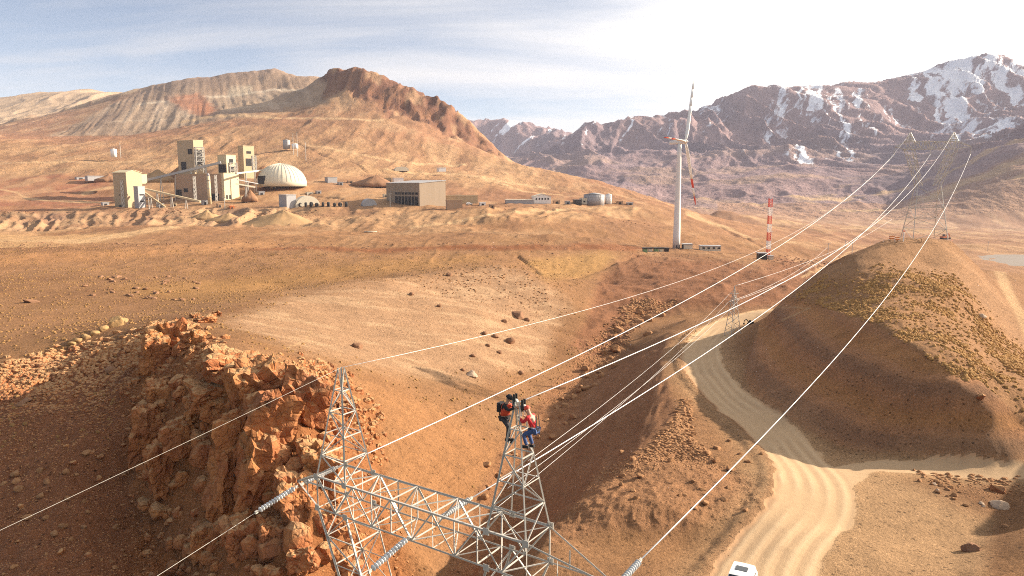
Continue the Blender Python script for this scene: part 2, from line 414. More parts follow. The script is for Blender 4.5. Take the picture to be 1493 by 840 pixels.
cp = np.array(CTRL, dtype=np.float64)
key = np.stack([cp[:, 0] / cp[:, 1], np.log(cp[:, 1])], 1)
_, ui = np.unique(np.round(key / 0.006), axis=0, return_index=True)
cp, key = cp[ui], key[ui]
nC = len(cp)
D = np.sqrt(((key[:, None] - key[None]) ** 2).sum(-1) + 1e-6)
A = np.zeros((nC + 3, nC + 3))
A[:nC, :nC] = -D + np.eye(nC) * 0.0015
A[:nC, nC] = 1; A[:nC, nC + 1:] = key
A[nC:, :nC] = A[:nC, nC:].T
coef = np.linalg.solve(A, np.concatenate([cp[:, 2], np.zeros(3)]))
def relief(u, l):
    shp = u.shape; u = u.ravel(); l = l.ravel()
    o = np.empty(len(u))
    k0 = key[:, 0].astype(np.float32); k1 = key[:, 1].astype(np.float32); w = coef[:nC].astype(np.float32)
    for i in range(0, len(u), 20000):
        du = u[i:i + 20000, None].astype(np.float32) - k0; dl = l[i:i + 20000, None].astype(np.float32) - k1
        o[i:i + 20000] = -(np.sqrt(du * du + dl * dl + 1e-6) @ w)
    return (o + coef[nC] + coef[nC + 1] * u + coef[nC + 2] * l).reshape(shp)

def segs(*p):
    r = []
    for (a, b, n) in p: r.append(np.linspace(math.log(a), math.log(b), n, endpoint=False))
    return np.concatenate(r)
LY = segs((9, 48, 45), (48, 250, 430), (250, 1000, 250), (1000, 2000, 120), (2000, 6600, 290), (6600, 9800, 30))
UX = np.concatenate([-(0.79 * np.exp(np.linspace(math.log(3.2), 0.02, 34))), np.linspace(-0.79, 0.79, 730), 0.79 * np.exp(np.linspace(0.02, math.log(3.2), 34))])
NR, NCOL = len(LY), len(UX)
# the smooth relief is evaluated on every second line and filled in between
lc = LY[::2]; uc = UX[::2]
UU, LL = np.meshgrid(uc, lc)
Hc = relief(UU, LL)
ri = np.interp(LY, lc, np.arange(len(lc))); ci = np.interp(UX, uc, np.arange(len(uc)))
r0 = np.minimum(ri.astype(int), len(lc) - 2); c0 = np.minimum(ci.astype(int), len(uc) - 2)
fr = (ri - r0)[:, None]; fc = (ci - c0)[None]
H = (Hc[r0][:, c0] * (1 - fr) * (1 - fc) + Hc[r0 + 1][:, c0] * fr * (1 - fc) + Hc[r0][:, c0 + 1] * (1 - fr) * fc + Hc[r0 + 1][:, c0 + 1] * fr * fc)
X = UX[None] * np.exp(LY)[:, None]; Y = np.repeat(np.exp(LY)[:, None], NCOL, 1)
PX, PY = project(X, Y, H)

# regions drawn on the ground from where they show in the photograph, limited in distance
jit = (fbm(X * 0.35, Y * 0.35, 3, 91), fbm(X * 0.35, Y * 0.35, 3, 92))
jitL = (fbm(X * 0.035, Y * 0.035, 3, 93), fbm(X * 0.035, Y * 0.035, 3, 94))
def region(poly, ylo, yhi, feather=6.0, wob=4.0):
    p = np.array(poly, float)
    pad = feather + wob + 4
    m = (Y > ylo) & (Y < yhi) & (PX > p[:, 0].min() - pad) & (PX < p[:, 0].max() + pad) & (PY > p[:, 1].min() - pad) & (PY < p[:, 1].max() + pad)
    o = np.zeros(H.shape, np.float32)
    if not m.any(): return o
    x = PX[m] + wob * (jit[0][m] * 0.5 + jitL[0][m]); y = PY[m] + 0.7 * wob * (jit[1][m] * 0.5 + jitL[1][m])
    d = np.full(len(x), 1e9); ins = np.zeros(len(x), bool)
    for i in range(len(p)):
        a = p[i]; b = p[(i + 1) % len(p)]; e = b - a
        t = np.clip(((x - a[0]) * e[0] + (y - a[1]) * e[1]) / (e @ e + 1e-9), 0, 1)
        d = np.minimum(d, np.hypot(x - a[0] - t * e[0], y - a[1] - t * e[1]))
        c = ((a[1] > y) != (b[1] > y)) & (x < (b[0] - a[0]) * (y - a[1]) / (b[1] - a[1] + 1e-12) + a[0])
        ins ^= c
    o[m] = sstep(-feather, feather, np.where(ins, d, -d))
    return o
def wline(pl, smooth=3):
    """photograph polyline on the built ground -> dense world xy"""
    w = np.array([P(*q[:2], z=q[2]) for q in pl])[:, :2]
    for _ in range(smooth):
        q = [w[0]]
        for a, b in zip(w, w[1:]): q += [a * .75 + b * .25, a * .25 + b * .75]
        q.append(w[-1]); w = np.array(q)
    return w
def dist_line(w, pad):
    m = (X > w[:, 0].min() - pad) & (X < w[:, 0].max() + pad) & (Y > w[:, 1].min() - pad) & (Y < w[:, 1].max() + pad)
    d = np.full(H.shape, 1e6); sd = np.zeros(H.shape)
    x = X[m]; y = Y[m]; bd = np.full(len(x), 1e6); bs = np.zeros(len(x))
    for a, b in zip(w, w[1:]):
        e = b - a; L2 = e @ e + 1e-9
        t = np.clip(((x - a[0]) * e[0] + (y - a[1]) * e[1]) / L2, 0, 1)
        qx = x - a[0] - t * e[0]; qy = y - a[1] - t * e[1]
        dd = np.hypot(qx, qy); n = dd < bd
        bd = np.where(n, dd, bd); bs = np.where(n, np.sign(e[0] * qy - e[1] * qx), bs)
    d[m] = bd; sd[m] = bs * bd
    return d, sd

ROAD = wline([(1090, 905, -31), (1130, 800, -31.4), (1178, 752, -31.8), (1190, 715, -32.2), (1168, 668, -32.6), (1115, 618, -33.1), (1055, 578, -33.6), (1022, 540, -34), (1022, 500, -34.4), (1065, 468, -34.8), (1130, 447, -35.1)])
BRANCH = wline([(1150, 745, -31.8), (1205, 712, -32.2), (1250, 672, -32.6), (1310, 676, -32.7), (1400, 681, -32.6), (1493, 687, -32.5), (1600, 694, -32.4)])
dR, sR = dist_line(ROAD, 14); dB, sB = dist_line(BRANCH, 12)
road = np.maximum(sstep(4.3, 3.3, dR + 0.7 * jit[0]), sstep(2.4, 1.7, dB + 0.5 * jit[1]))
roadwide = np.maximum(sstep(9.0, 3.5, dR), sstep(6, 2, dB))

def pxline(pl, ylo, yhi, half, wob=1.5):
    p = np.array(pl, float); pad = half * 3 + wob
    m = (Y > ylo) & (Y < yhi) & (PX > p[:, 0].min() - pad) & (PX < p[:, 0].max() + pad) & (PY > p[:, 1].min() - pad) & (PY < p[:, 1].max() + pad)
    o = np.zeros(H.shape, np.float32)
    if not m.any(): return o
    x = PX[m] + wob * jitL[0][m]; y = PY[m] + wob * .6 * jitL[1][m]; d = np.full(len(x), 1e9)
    for a, b in zip(p, p[1:]):
        e = b - a; t = np.clip(((x - a[0]) * e[0] + (y - a[1]) * e[1]) / (e @ e + 1e-9), 0, 1)
        d = np.minimum(d, np.hypot(x - a[0] - t * e[0], (y - a[1] - t * e[1]) * 1.0))
    o[m] = sstep(half * 1.5, half * .5, d)
    return o
# masks
M = {}
TRACKS = [([(0, 275), (24, 279), (36, 288), (70, 292), (160, 293)], 560, 1000, 1.3), ([(262, 178), (300, 172), (350, 168), (470, 171), (560, 178)], 1000, 1700, 1.6), ([(0, 240), (80, 236), (200, 232), (300, 228)], 850, 1150, 1.0),
          ([(450, 212), (520, 224), (600, 236), (680, 240)], 900, 1300, 1.2), ([(560, 245), (640, 250), (740, 268), (800, 275)], 800, 1100, 1.2), ([(600, 330), (700, 320), (800, 308), (900, 300)], 400, 800, 1.5),
          ([(0, 352), (120, 348), (240, 336), (300, 328)], 330, 600, 2.0), ([(120, 280), (150, 272), (180, 270)], 600, 950, 2.0), ([(1000, 312), (1060, 330), (1100, 350), (1160, 352)], 500, 1300, 1.8), ([(1170, 400), (1210, 385), (1250, 362)], 260, 700, 1.8),
          ([(1456, 392), (1468, 420), (1485, 455), (1500, 490)], 130, 260, 7), ([(420, 512), (445, 500), (455, 480)], 100, 200, 1.0), ([(1140, 470), (1180, 448), (1130, 447)], 140, 260, 1.0), ([(700, 262), (760, 280), (820, 285)], 800, 1100, 1.2)]
DITCH = [([(755, 375), (790, 402), (830, 408), (870, 396), (900, 384), (935, 372)], 200, 340, 1.6), ([(1000, 318), (1050, 330), (1090, 352), (1110, 362)], 380, 900, 1.8),
         ([(800, 475), (850, 490), (900, 500), (930, 508)], 170, 260, 2.2), ([(425, 290), (450, 284), (500, 294)], 640, 780, 1.0), ([(425, 205), (480, 232)], 950, 1150, .8), ([(520, 240), (535, 250)], 850, 1050, .8)]
M['track'] = np.zeros(H.shape, np.float32); M['ditch'] = np.zeros(H.shape, np.float32)
for q in TRACKS: M['track'] = np.maximum(M['track'], pxline(*q))
for q in DITCH: M['ditch'] = np.maximum(M['ditch'], pxline(*q))
M['snowy'] = np.maximum(region([(840, 185), (920, 165), (940, 200), (900, 235), (860, 260), (810, 240)], 3200, 6000, 25, 12), np.maximum(region([(1330, 120), (1400, 92), (1450, 80), (1500, 100), (1500, 190), (1420, 200), (1380, 180)], 3200, 6000, 25, 12), region([(1120, 130), (1220, 125), (1300, 150), (1280, 230), (1180, 240), (1130, 200)], 3200, 6000, 30, 14)))
M['face'] = region([(-80, 309), (0, 308), (170, 306), (300, 303), (360, 305), (420, 303), (410, 325), (300, 328), (170, 331), (100, 337), (0, 336), (-80, 338)], 380, 720, 3, 3)
M['face2'] = region([(420, 303), (560, 304), (650, 304), (700, 309), (790, 300), (880, 299), (940, 302), (900, 321), (800, 328), (600, 330), (500, 333), (420, 326)], 380, 820, 3, 3)
M['outcrop'] = region([(205, 495), (260, 475), (330, 520), (480, 545), (545, 600), (560, 700), (600, 840), (600, 900), (190, 900), (190, 640), (190, 540)], 50, 118, 18, 12)
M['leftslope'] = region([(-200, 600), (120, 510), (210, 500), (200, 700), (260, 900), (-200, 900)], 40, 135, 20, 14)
M['gully'] = region([(985, 445), (930, 470), (870, 545), (830, 620), (775, 720), (700, 860), (640, 860), (690, 730), (735, 650), (790, 575), (850, 500), (930, 440)], 60, 260, 8, 8)
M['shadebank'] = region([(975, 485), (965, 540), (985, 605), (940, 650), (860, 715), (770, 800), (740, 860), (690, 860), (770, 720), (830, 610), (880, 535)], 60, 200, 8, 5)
M['rubble'] = region([(1000, 590), (960, 640), (880, 690), (810, 770), (800, 800), (870, 775), (1000, 775), (1060, 755), (1115, 735), (1100, 695), (1060, 680), (1010, 640)], 60, 130, 8, 6)
M['redrough'] = region([(850, 470), (880, 400), (930, 372), (1100, 380), (1240, 372), (1200, 430), (1120, 445), (1000, 450), (930, 470), (870, 520), (830, 500)], 160, 520, 8, 6)
M['pale'] = region([(320, 470), (430, 432), (560, 410), (730, 388), (800, 415), (830, 445), (800, 490), (780, 530), (680, 560), (560, 540), (420, 510)], 100, 262, 16, 10)
M['orangeflank'] = region([(440, 540), (560, 560), (660, 600), (740, 650), (700, 720), (620, 840), (540, 900), (520, 740), (500, 620)], 55, 150, 26, 14)
M['yellow'] = region([(160, 425), (330, 405), (560, 378), (720, 372), (700, 382), (560, 398), (400, 424), (260, 440)], 150, 300, 9, 8)
M['yellowflat'] = region([(760, 382), (880, 370), (900, 378), (860, 402), (800, 408)], 200, 330, 6, 6)
M['cut'] = region([(1150, 450), (1225, 470), (1300, 490), (1400, 558), (1493, 642), (1560, 700), (1400, 674), (1220, 645), (1105, 592), (1085, 550), (1110, 480)], 76, 168, 3, 3)
M['tuft'] = region([(1180, 415), (1300, 380), (1400, 400), (1600, 640), (1600, 720), (1493, 645), (1400, 560), (1300, 490), (1225, 468), (1160, 450)], 76, 172, 10, 12)
M['hill'] = region([(1080, 560), (1110, 460), (1200, 395), (1300, 343), (1380, 343), (1470, 440), (1600, 600), (1600, 760), (1493, 682), (1220, 648), (1100, 600)], 76, 190, 4, 4)
M['floor'] = region([(1080, 680), (1250, 655), (1440, 760), (1430, 850), (1000, 850), (1180, 760)], 40, 110, 22, 10)
M['dump'] = region([(60, 205), (190, 138), (230, 113), (400, 100), (475, 106), (475, 150), (360, 168), (300, 180), (200, 198)], 1380, 2200, 5, 5)
M['dumpwide'] = region([(40, 200), (190, 130), (230, 100), (400, 90), (480, 98), (485, 150), (360, 170), (300, 184), (200, 202)], 1380, 2400, 10, 3)
M['dumpred'] = region([(245, 142), (285, 135), (320, 162), (300, 172), (260, 155)], 1380, 2000, 5, 5)
M['farpale'] = region([(-200, 200), (-200, 120), (220, 120), (180, 150), (60, 200)], 1900, 4200, 10, 5)
M['redpeak'] = region([(470, 90), (530, 85), (640, 140), (720, 215), (725, 235), (690, 215), (640, 190), (590, 170), (560, 175), (545, 150), (500, 130), (475, 140)], 1300, 1700, 6, 8)
M['mtcrest'] = region([(600, 200), (700, 190), (840, 205), (920, 180), (1080, 148), (1340, 130), (1450, 98), (1700, 140), (1700, 90), (1450, 60), (1300, 95), (1080, 110), (900, 145), (820, 170), (700, 155), (600, 170)], 3500, 8000, 20, 2)
M['redmine'] = region([(-50, 262), (80, 255), (160, 262), (165, 300), (100, 302), (-50, 305)], 560, 1000, 6, 6)
M['bench'] = region([(-60, 372), (0, 366), (280, 334), (300, 326), (160, 340), (0, 342), (-60, 342)], 300, 560, 4, 5)
M['yard'] = region([(170, 304), (300, 296), (560, 300), (660, 300), (640, 280), (400, 270), (300, 262), (160, 275)], 560, 900, 6, 6)
M['embank'] = region([(-80, 376), (0, 372), (200, 358), (400, 348), (420, 358), (200, 374), (0, 390), (-80, 394)], 200, 400, 3, 3)
M['redstrip'] = region([(350, 358), (600, 360), (940, 357), (940, 368), (760, 366), (560, 366), (360, 363)], 250, 420, 2.5, 3)

gr, gc_ = np.gradient(H)
slope = np.hypot(gr / np.maximum(np.gradient(Y, axis=0), 1e-6), gc_ / np.maximum(np.gradient(X, axis=1), 1e-6))
slope = (slope + np.roll(slope, 1, 0) + np.roll(slope, -1, 0) + np.roll(slope, 1, 1) + np.roll(slope, -1, 1)) / 5
hz_ = region([(1080, 560), (1110, 460), (1200, 390), (1290, 340), (1390, 340), (1480, 440), (1600, 600), (1600, 720), (1493, 690), (1220, 650), (1095, 605)], 74, 185, 3, 2)
steep = sstep(0.36, 0.47, slope + 0.05 * jit[0] + 0.03 * jitL[1])
M['cut'] = hz_ * steep * region([(1060, 600), (1090, 470), (1140, 430), (1225, 455), (1310, 475), (1420, 545), (1520, 640), (1600, 700), (1600, 740), (1220, 660)], 74, 170, 3, 2)
M['tuft'] = hz_ * (1 - M['cut']) * region([(1130, 450), (1190, 412), (1290, 388), (1390, 402), (1600, 620), (1600, 740), (1400, 640), (1225, 520)], 74, 175, 10, 10) * (H > CZ - 31.2)
# fine relief, only where the grid carries it
def wl_ok(wl_): return sstep(0.005, 0.013, wl_ / Y)
near_m = Y < 900
rough = 0.25 + 1.3 * M['rubble'] + 1.8 * M['gully'] + 2.2 * M['leftslope'] + 1.2 * M['redrough'] + 1.8 * M['outcrop'] + 0.9 * M['orangeflank'] + 0.6 * M['tuft'] + 0.5 * M['hill']
rough = rough * (1 - 0.94 * road) * (1 - 0.55 * M['floor']) * (1 - 0.6 * M['cut'])
flat = 1 - 0.95 * roadwide
dz = np.zeros(H.shape)
dz += 3.2 * fbm(X / 140, Y / 140, 3, 1) * sstep(90, 400, Y)
dz += 0.9 * fbm(X / 28, Y / 28, 3, 2) * wl_ok(28) * flat * (1 - 0.6 * M['floor'])
dz += 0.32 * fbm(X / 6.5, Y / 6.5, 3, 3) * wl_ok(6.5) * rough * flat
dz += 0.20 * (ridged(X / 2.6, Y / 2.6, 3, 4) - 0.45) * wl_ok(2.6) * rough
dz += 0.10 * (ridged(X / 1.0, Y / 1.0, 2, 5) - 0.45) * wl_ok(1.0) * rough * 1.3
# erosion on the sunlit flank and on the cut face
dz += M['pale'] * 0.35 * fbm((X + Y * 0.2) / 9, (Y - X * 0.5) / 3.2, 3, 8)
band = np.sin((H - CZ) * 1.15 + 0.8 * fbm(X / 14, Y / 14, 2, 12))
dz += M['cut'] * (0.28 * band + 0.25 * fbm(X / 5, Y / 5, 3, 9))
dz += M['outcrop'] * (2.6 * (ridged((X + 4) / 9, Y / 12, 3, 16) - 0.5) + 0.9 * (ridged(X / 3.1, Y / 4, 2, 17) - 0.5))
dz += M['redrough'] * 2.0 * (ridged(X / 22, Y / 22, 3, 14) - 0.5)
dz += M['shadebank'] * 0.35 * fbm((X - 0.3 * Y) / 2.2, (Y + 0.3 * X) / 14, 3, 15)
dz -= M['ditch'] * np.minimum(0.002 * Y, 1.6)
fx_ = 500 * X / Y - 0.07 * Y + 5 * fbm(X / 40, Y / 40, 2, 70)
dz += M['face'] * (6.5 * (ridged(fx_ / 30, Y / 500, 3, 71) - 0.5) + 3 * (ridged(fx_ / 9, Y / 240, 2, 72) - .5)) + M['face2'] * (4.5 * (ridged(fx_ / 22, Y / 200, 3, 73) - 0.5))
# ruts along the road
mainroad = road * sstep(4.5, 3.2, dR)
trk = np.cos((sR + 0.22 * jitL[0] + 0.12 * jit[0]) * 2 * math.pi / 1.55) * (0.25 + 0.75 * sstep(-0.3, 0.4, fbm(X / 9, Y / 14, 2, 81))) 
rut = mainroad * 0.03 * trk
dz += rut
dz += 0.35 * sstep(1.6, 0.2, np.abs(np.abs(sR + 0.3 * jit[0]) - 4.3)) * (sR > 0) * (1 - road)
# dumps, hill slopes, red peak
hillside = sstep(700, 1100, Y) * (Y < 2600)
gx = X + 30 * fbm(X / 120, Y / 120, 2, 20)
dz += M['dump'] * (2.2 * (ridged((X + .4 * Y + 25 * fbm(X / 200, Y / 200, 2, 82)) / 46, Y / 500, 3, 21) - 0.5) + 2.2 * (ridged((X + .4 * Y) / 11, Y / 260, 2, 22) - 0.5))
dz += hillside * (1 - M['dumpwide']) * (5 * fbm(X / 160, Y / 220, 4, 23) + 3.2 * (ridged(gx / 45, Y / 160, 3, 24) - 0.5) + 2.6 * (ridged(X / 22, Y / 50, 3, 42) - .5))
dz += M['redpeak'] * (26 * (ridged(gx / 85, Y / 170, 4, 25) - 0.45) + 10 * (ridged(X / 26, Y / 40, 3, 26) - 0.5))
dz += M['farpale'] * 22 * (ridged(gx / 150, Y / 500, 3, 27) - 0.5)
terr = sstep(330, 420, Y) * (Y < 1000)
dz += terr * (1.8 * fbm(X / 40, Y / 40, 4, 28) + 1.1 * (ridged(X / 16, Y / 30, 3, 29) - 0.5)) + sstep(150, 300, Y) * (Y < 1000) * 0.8 * (ridged(X / 7, Y / 12, 3, 41) - .5) * wl_ok(7)
# the big range: spurs and gullies
mt = sstep(1700, 2700, Y) * (1 - M['farpale'])
up = sstep(-60, 350, H - CZ)
wx = X + 220 * fbm(X / 900, Y / 900, 3, 30); wy = Y + 220 * fbm(X / 900, Y / 900, 3, 31)
r1 = ridged(wx / 620, wy / 1500, 5, 32, 0.52); r2 = ridged((wx + 0.35 * wy) / 210, wy / 700, 4, 33, 0.55)
dz += mt * up * (150 * (r1 - 0.62) + 105 * (r2 - 0.55)) * (1 - 0.45 * (M['mtcrest'])) + mt * (1 - up) * (26 * fbm(X / 300, Y / 300, 4, 34) + 20 * (ridged(X / 150, Y / 260, 4, 35) - 0.5))
dz += mt * 16 * (ridged(wx / 70, wy / 200, 3, 36) - 0.5) * (0.3 + up)
H2 = H + dz

# colours of the soils (linear reflectance)
def lin(*c): return np.array(c, np.float32)
C = np.empty(H.shape + (3,), np.float32); C[:] = lin(0.315, 0.175, 0.088)
def lay(mask, col, k=1.0):
    C[:] = C * (1 - (mask * k)[..., None]) + lin(*col) * (mask * k)[..., None]
n1 = 0.5 + 0.5 * fbm(X / 60, Y / 60, 4, 50); n2 = 0.5 + 0.5 * fbm(X / 9, Y / 9, 4, 51); n3 = 0.5 + 0.5 * fbm(X / 260, Y / 260, 4, 52)
lay(sstep(0.45, 0.7, n1) * (Y < 600), (0.235, 0.125, 0.062), 0.75)
lay(sstep(0.5, 0.75, n2) * (Y < 400), (0.37, 0.21, 0.095), 0.35)
lay(sstep(560, 800, Y), (0.345, 0.20, 0.108))
lay(sstep(0.45, 0.72, n3) * sstep(500, 900, Y), (0.31, 0.155, 0.09), 0.8)
lay(sstep(0.5, 0.8, 1 - n3) * sstep(500, 900, Y), (0.42, 0.27, 0.145), 0.7)
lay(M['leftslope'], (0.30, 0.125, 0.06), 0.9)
lay(M['pale'], (0.40, 0.255, 0.155), 0.95)
lay(M['pale'] * sstep(0.52, 0.66, 0.5 + 0.5 * fbm((X + Y * 0.2) / 10, (Y - X * 0.5) / 3.4, 4, 53)), (0.52, 0.36, 0.225), 0.6)
lay(M['orangeflank'], (0.38, 0.195, 0.085), 0.8)
lay(M['outcrop'], (0.37, 0.155, 0.058), 0.9)
lay(M['yellow'], (0.38, 0.215, 0.075), 0.6)
lay(M['yellowflat'], (0.40, 0.24, 0.09), 0.8)
lay(M['gully'], (0.34, 0.17, 0.085), 0.9)
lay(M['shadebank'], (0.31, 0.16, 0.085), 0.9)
lay(M['rubble'], (0.37, 0.20, 0.105), 0.9)
lay(M['redrough'], (0.25, 0.12, 0.065), 0.95)
lay(M['redstrip'], (0.24, 0.095, 0.04), 0.9)
lay(M['embank'], (0.40, 0.215, 0.10), 0.8)
lay(M['bench'], (0.47, 0.30, 0.15), 0.9)
lay(M['hill'], (0.39, 0.23, 0.125), 0.95)
lay(M['tuft'], (0.38, 0.21, 0.10), 0.7)
lay(M['cut'], (0.43, 0.225, 0.115), 1.0)
lay(M['cut'] * sstep(0.35, 0.9, band) * 0.8, (0.25, 0.15, 0.10), 0.7)
lay(M['cut'] * sstep(-0.2, -0.9, band), (0.46, 0.235, 0.09), 0.6)
lay(M['floor'], (0.45, 0.295, 0.165), 0.9)
lay(roadwide * (1 - M['hill'] * 0.6), (0.46, 0.30, 0.165), 0.85)
lay(road, (0.43, 0.285, 0.155), 0.95)
lay(mainroad * sstep(0.1, 0.9, trk), (0.52, 0.365, 0.21), 0.55)
lay(mainroad * sstep(0.6, 1.0, -trk), (0.33, 0.21, 0.115), 0.45)
lay(sstep(1.0, 0.2, np.abs(np.abs(sR + 0.4 * jit[0]) - 3.9)) * (sR > 0) * (Y < 150), (0.30, 0.17, 0.09), 0.7)
lay(M['face'], (0.38, 0.25, 0.15), 0.8)
lay(M['face'] * sstep(.5, .7, .5 + .5 * fbm(fx_ / 12, Y / 400, 3, 74)), (0.28, 0.175, 0.125), 0.8)
lay(M['face2'], (0.40, 0.25, 0.135), 0.7)
lay(M['redmine'] * (0.4 + 0.6 * sstep(.35, .6, n1)), (0.30, 0.12, 0.075), 0.85)
lay(M['yard'], (0.43, 0.26, 0.13), 0.6)
lay(M['dump'], (0.34, 0.245, 0.165), 0.95)
lay(M['dump'] * sstep(0.5, 0.72, 0.5 + 0.5 * fbm((X + .4 * Y) / 15, Y / 420, 4, 54)), (0.46, 0.35, 0.25), 0.6)
lay(M['dump'] * sstep(0.55, 0.75, 0.5 + 0.5 * fbm((X + .4 * Y) / 60, Y / 160, 4, 55)), (0.25, 0.165, 0.12), 0.55)
lay(region([(185, 142), (228, 114), (400, 102), (474, 108), (474, 127), (400, 130), (330, 139), (250, 144)], 1600, 2100, 3, 3), (0.31, 0.205, 0.13), 0.75)
lay(region([(335, 128), (365, 124), (372, 138), (330, 142)], 1600, 2100, 3, 3), (0.50, 0.40, 0.27), 0.7)
lay(pxline([(195, 151), (260, 144), (330, 141), (400, 131), (462, 131)], 1600, 1950, 1.3), (0.52, 0.42, 0.30), 0.7)
lay(pxline([(150, 179), (250, 171), (330, 161), (420, 149)], 1450, 1650, 1.0), (0.48, 0.38, 0.27), 0.5)
lay(region([(78, 198), (130, 174), (192, 142), (215, 140), (170, 172), (120, 200)], 1380, 1950, 5, 3), (0.25, 0.165, 0.11), 0.7)
lay(M['dumpred'], (0.42, 0.15, 0.065), 0.7)
lay(M['farpale'], (0.42, 0.30, 0.19), 0.9)
lay(M['redpeak'], (0.165, 0.078, 0.05), 0.95)
lay(M['redpeak'] * sstep(0.55, 0.7, 0.5 + 0.5 * fbm(X / 35, Y / 35, 4, 56)), (0.25, 0.118, 0.065), 0.7)
mcol = sstep(0.42, 0.62, 0.5 + 0.5 * fbm(wx / 700, wy / 900, 4, 57))
lay(mt, (0.205, 0.142, 0.15))
lay(mt * mcol, (0.25, 0.16, 0.15), 0.8)
lay(mt * sstep(0.56, 0.7, 0.5 + 0.5 * fbm(wx / 420, wy / 700, 4, 58)), (0.165, 0.118, 0.13), 0.8)
lay(mt * (1 - up) * sstep(0.45, 0.65, 0.5 + 0.5 * fbm(X / 330, Y / 200, 4, 59)), (0.34, 0.22, 0.145), 0.75)
lay(sstep(700, 1100, Y) * (Y < 2400) * (UX[None] > 0.28), (0.30, 0.165, 0.095), 0.7)
lay(sstep(700, 1100, Y) * (Y < 2600) * (UX[None] > 0.25) * sstep(0.55, 0.68, 0.5 + 0.5 * fbm(X / 260, Y / 90, 4, 60)), (0.42, 0.275, 0.14), 0.8)
mid_n = 0.5 + 0.5 * fbm(X / 24, Y / 60, 4, 75)
lay(sstep(.52, .66, mid_n) * sstep(280, 420, Y) * (Y < 2000) * (1 - M['dump']), (0.26, 0.14, 0.08), 0.55)
lay(sstep(.55, .7, 1 - mid_n) * sstep(280, 420, Y) * (Y < 2000) * (1 - M['dump']), (0.46, 0.30, 0.17), 0.5)
lay(M['track'], (0.50, 0.34, 0.19), 0.85)
lay(M['ditch'], (0.24, 0.13, 0.07), 0.4)  # dark tint puts the shadow lines of these cuts into the soil colour
lum = C @ lin(.3, .59, .11)
C = C * 0.92 + (lum[..., None] * lin(1.06, 0.98, 0.92)) * 0.08
nearsoil = ((1 - sstep(900, 2000, Y)) * (1 - road))[..., None]
C = C * (1 - nearsoil) + C * nearsoil * lin(0.92, 0.84, 0.75)
# snow lies in the hollows of the range and thickens with height
def blur(a, n):
    for _ in range(n):
        a = (a + np.roll(a, 1, 0) + np.roll(a, -1, 0) + np.roll(a, 1, 1) + np.roll(a, -1, 1)) / 5
    return a
conc = (blur(H2, 14) - H2) / (0.004 * Y)
alt = H2 - CZ
sx_ = X - 0.75 * alt + 110 * fbm(X / 500, Y / 500, 3, 64)
streak = 0.5 * ridged(sx_ / 170, alt / 900, 2, 61, 0.6) + 0.5 * ridged(sx_ / 46, alt / 420, 2, 63, 0.6)
patch = fbm(X / 420, Y / 500, 3, 62)
snow = mt * (sstep(40, 420, alt) * 0.26 + 0.05 * np.clip(conc, -2, 3) + 1.0 * (streak - 0.5) + 0.34 * patch + 0.20 + 0.14 * M['snowy']) * sstep(50, 170, alt + 90 * patch)
snow = np.clip(snow, 0, 1)


def gz(x, y):
    """height of the built ground"""
    l = np.log(np.maximum(y, 9.01)); u = np.asarray(x) / y
    ri = np.clip(np.interp(l, LY, np.arange(NR)), 0, NR - 1.001); ci = np.clip(np.interp(u, UX, np.arange(NCOL)), 0, NCOL - 1.001)
    r = ri.astype(int); c = ci.astype(int); a = ri - r; b = ci - c
    return H2[r, c] * (1 - a) * (1 - b) + H2[r + 1, c] * a * (1 - b) + H2[r, c + 1] * (1 - a) * b + H2[r + 1, c + 1] * a * b
def samp(A_, x, y):
    l = np.log(np.maximum(y, 9.01)); u = np.asarray(x) / y
    ri = np.clip(np.round(np.interp(l, LY, np.arange(NR))), 0, NR - 1).astype(int); ci = np.clip(np.round(np.interp(u, UX, np.arange(NCOL))), 0, NCOL - 1).astype(int)
    return A_[ri, ci]
def gpix(px, py, ylo=20.0, yhi=9000.0):
    """first point of the built ground along the ray through a photograph pixel"""
    t = np.exp(np.linspace(math.log(ylo), math.log(yhi), 6000))
    x1, y1, z1 = P(px, py, Y=1.0)
    xs = x1 * t; zz_ = CZ + (z1 - CZ) * t
    below = zz_ <= gz(xs, t)
    i = int(np.argmax(below)) if below.any() else len(t) - 1
    return Vector((xs[i], t[i], float(gz(xs[i:i + 1], t[i:i + 1])[0])))

def link(o, parent=None):
    COL.objects.link(o)
    if parent is not None: o.parent = parent
    return o
def mesh_np(name, v, f, mat, smooth=True):
    me = bpy.data.meshes.new(name)
    v = np.asarray(v, np.float32); f = np.asarray(f, np.int32)
    me.vertices.add(len(v)); me.vertices.foreach_set('co', v.ravel())
    n = f.shape[1]
    me.loops.add(f.size); me.loops.foreach_set('vertex_index', f.ravel())
    me.polygons.add(len(f)); me.polygons.foreach_set('loop_start', np.arange(0, f.size, n, dtype=np.int32))
    me.update(calc_edges=True)
    me.polygons.foreach_set('use_smooth', np.full(len(f), smooth))
    if mat: me.materials.append(mat)
    return me
def set_attr(me, name, col):
    a = me.color_attributes.new(name, 'FLOAT_COLOR', 'POINT')
    c = np.ones((len(me.vertices), 4), np.float32); c[:, :3] = col
    a.data.foreach_set('color', c.ravel())

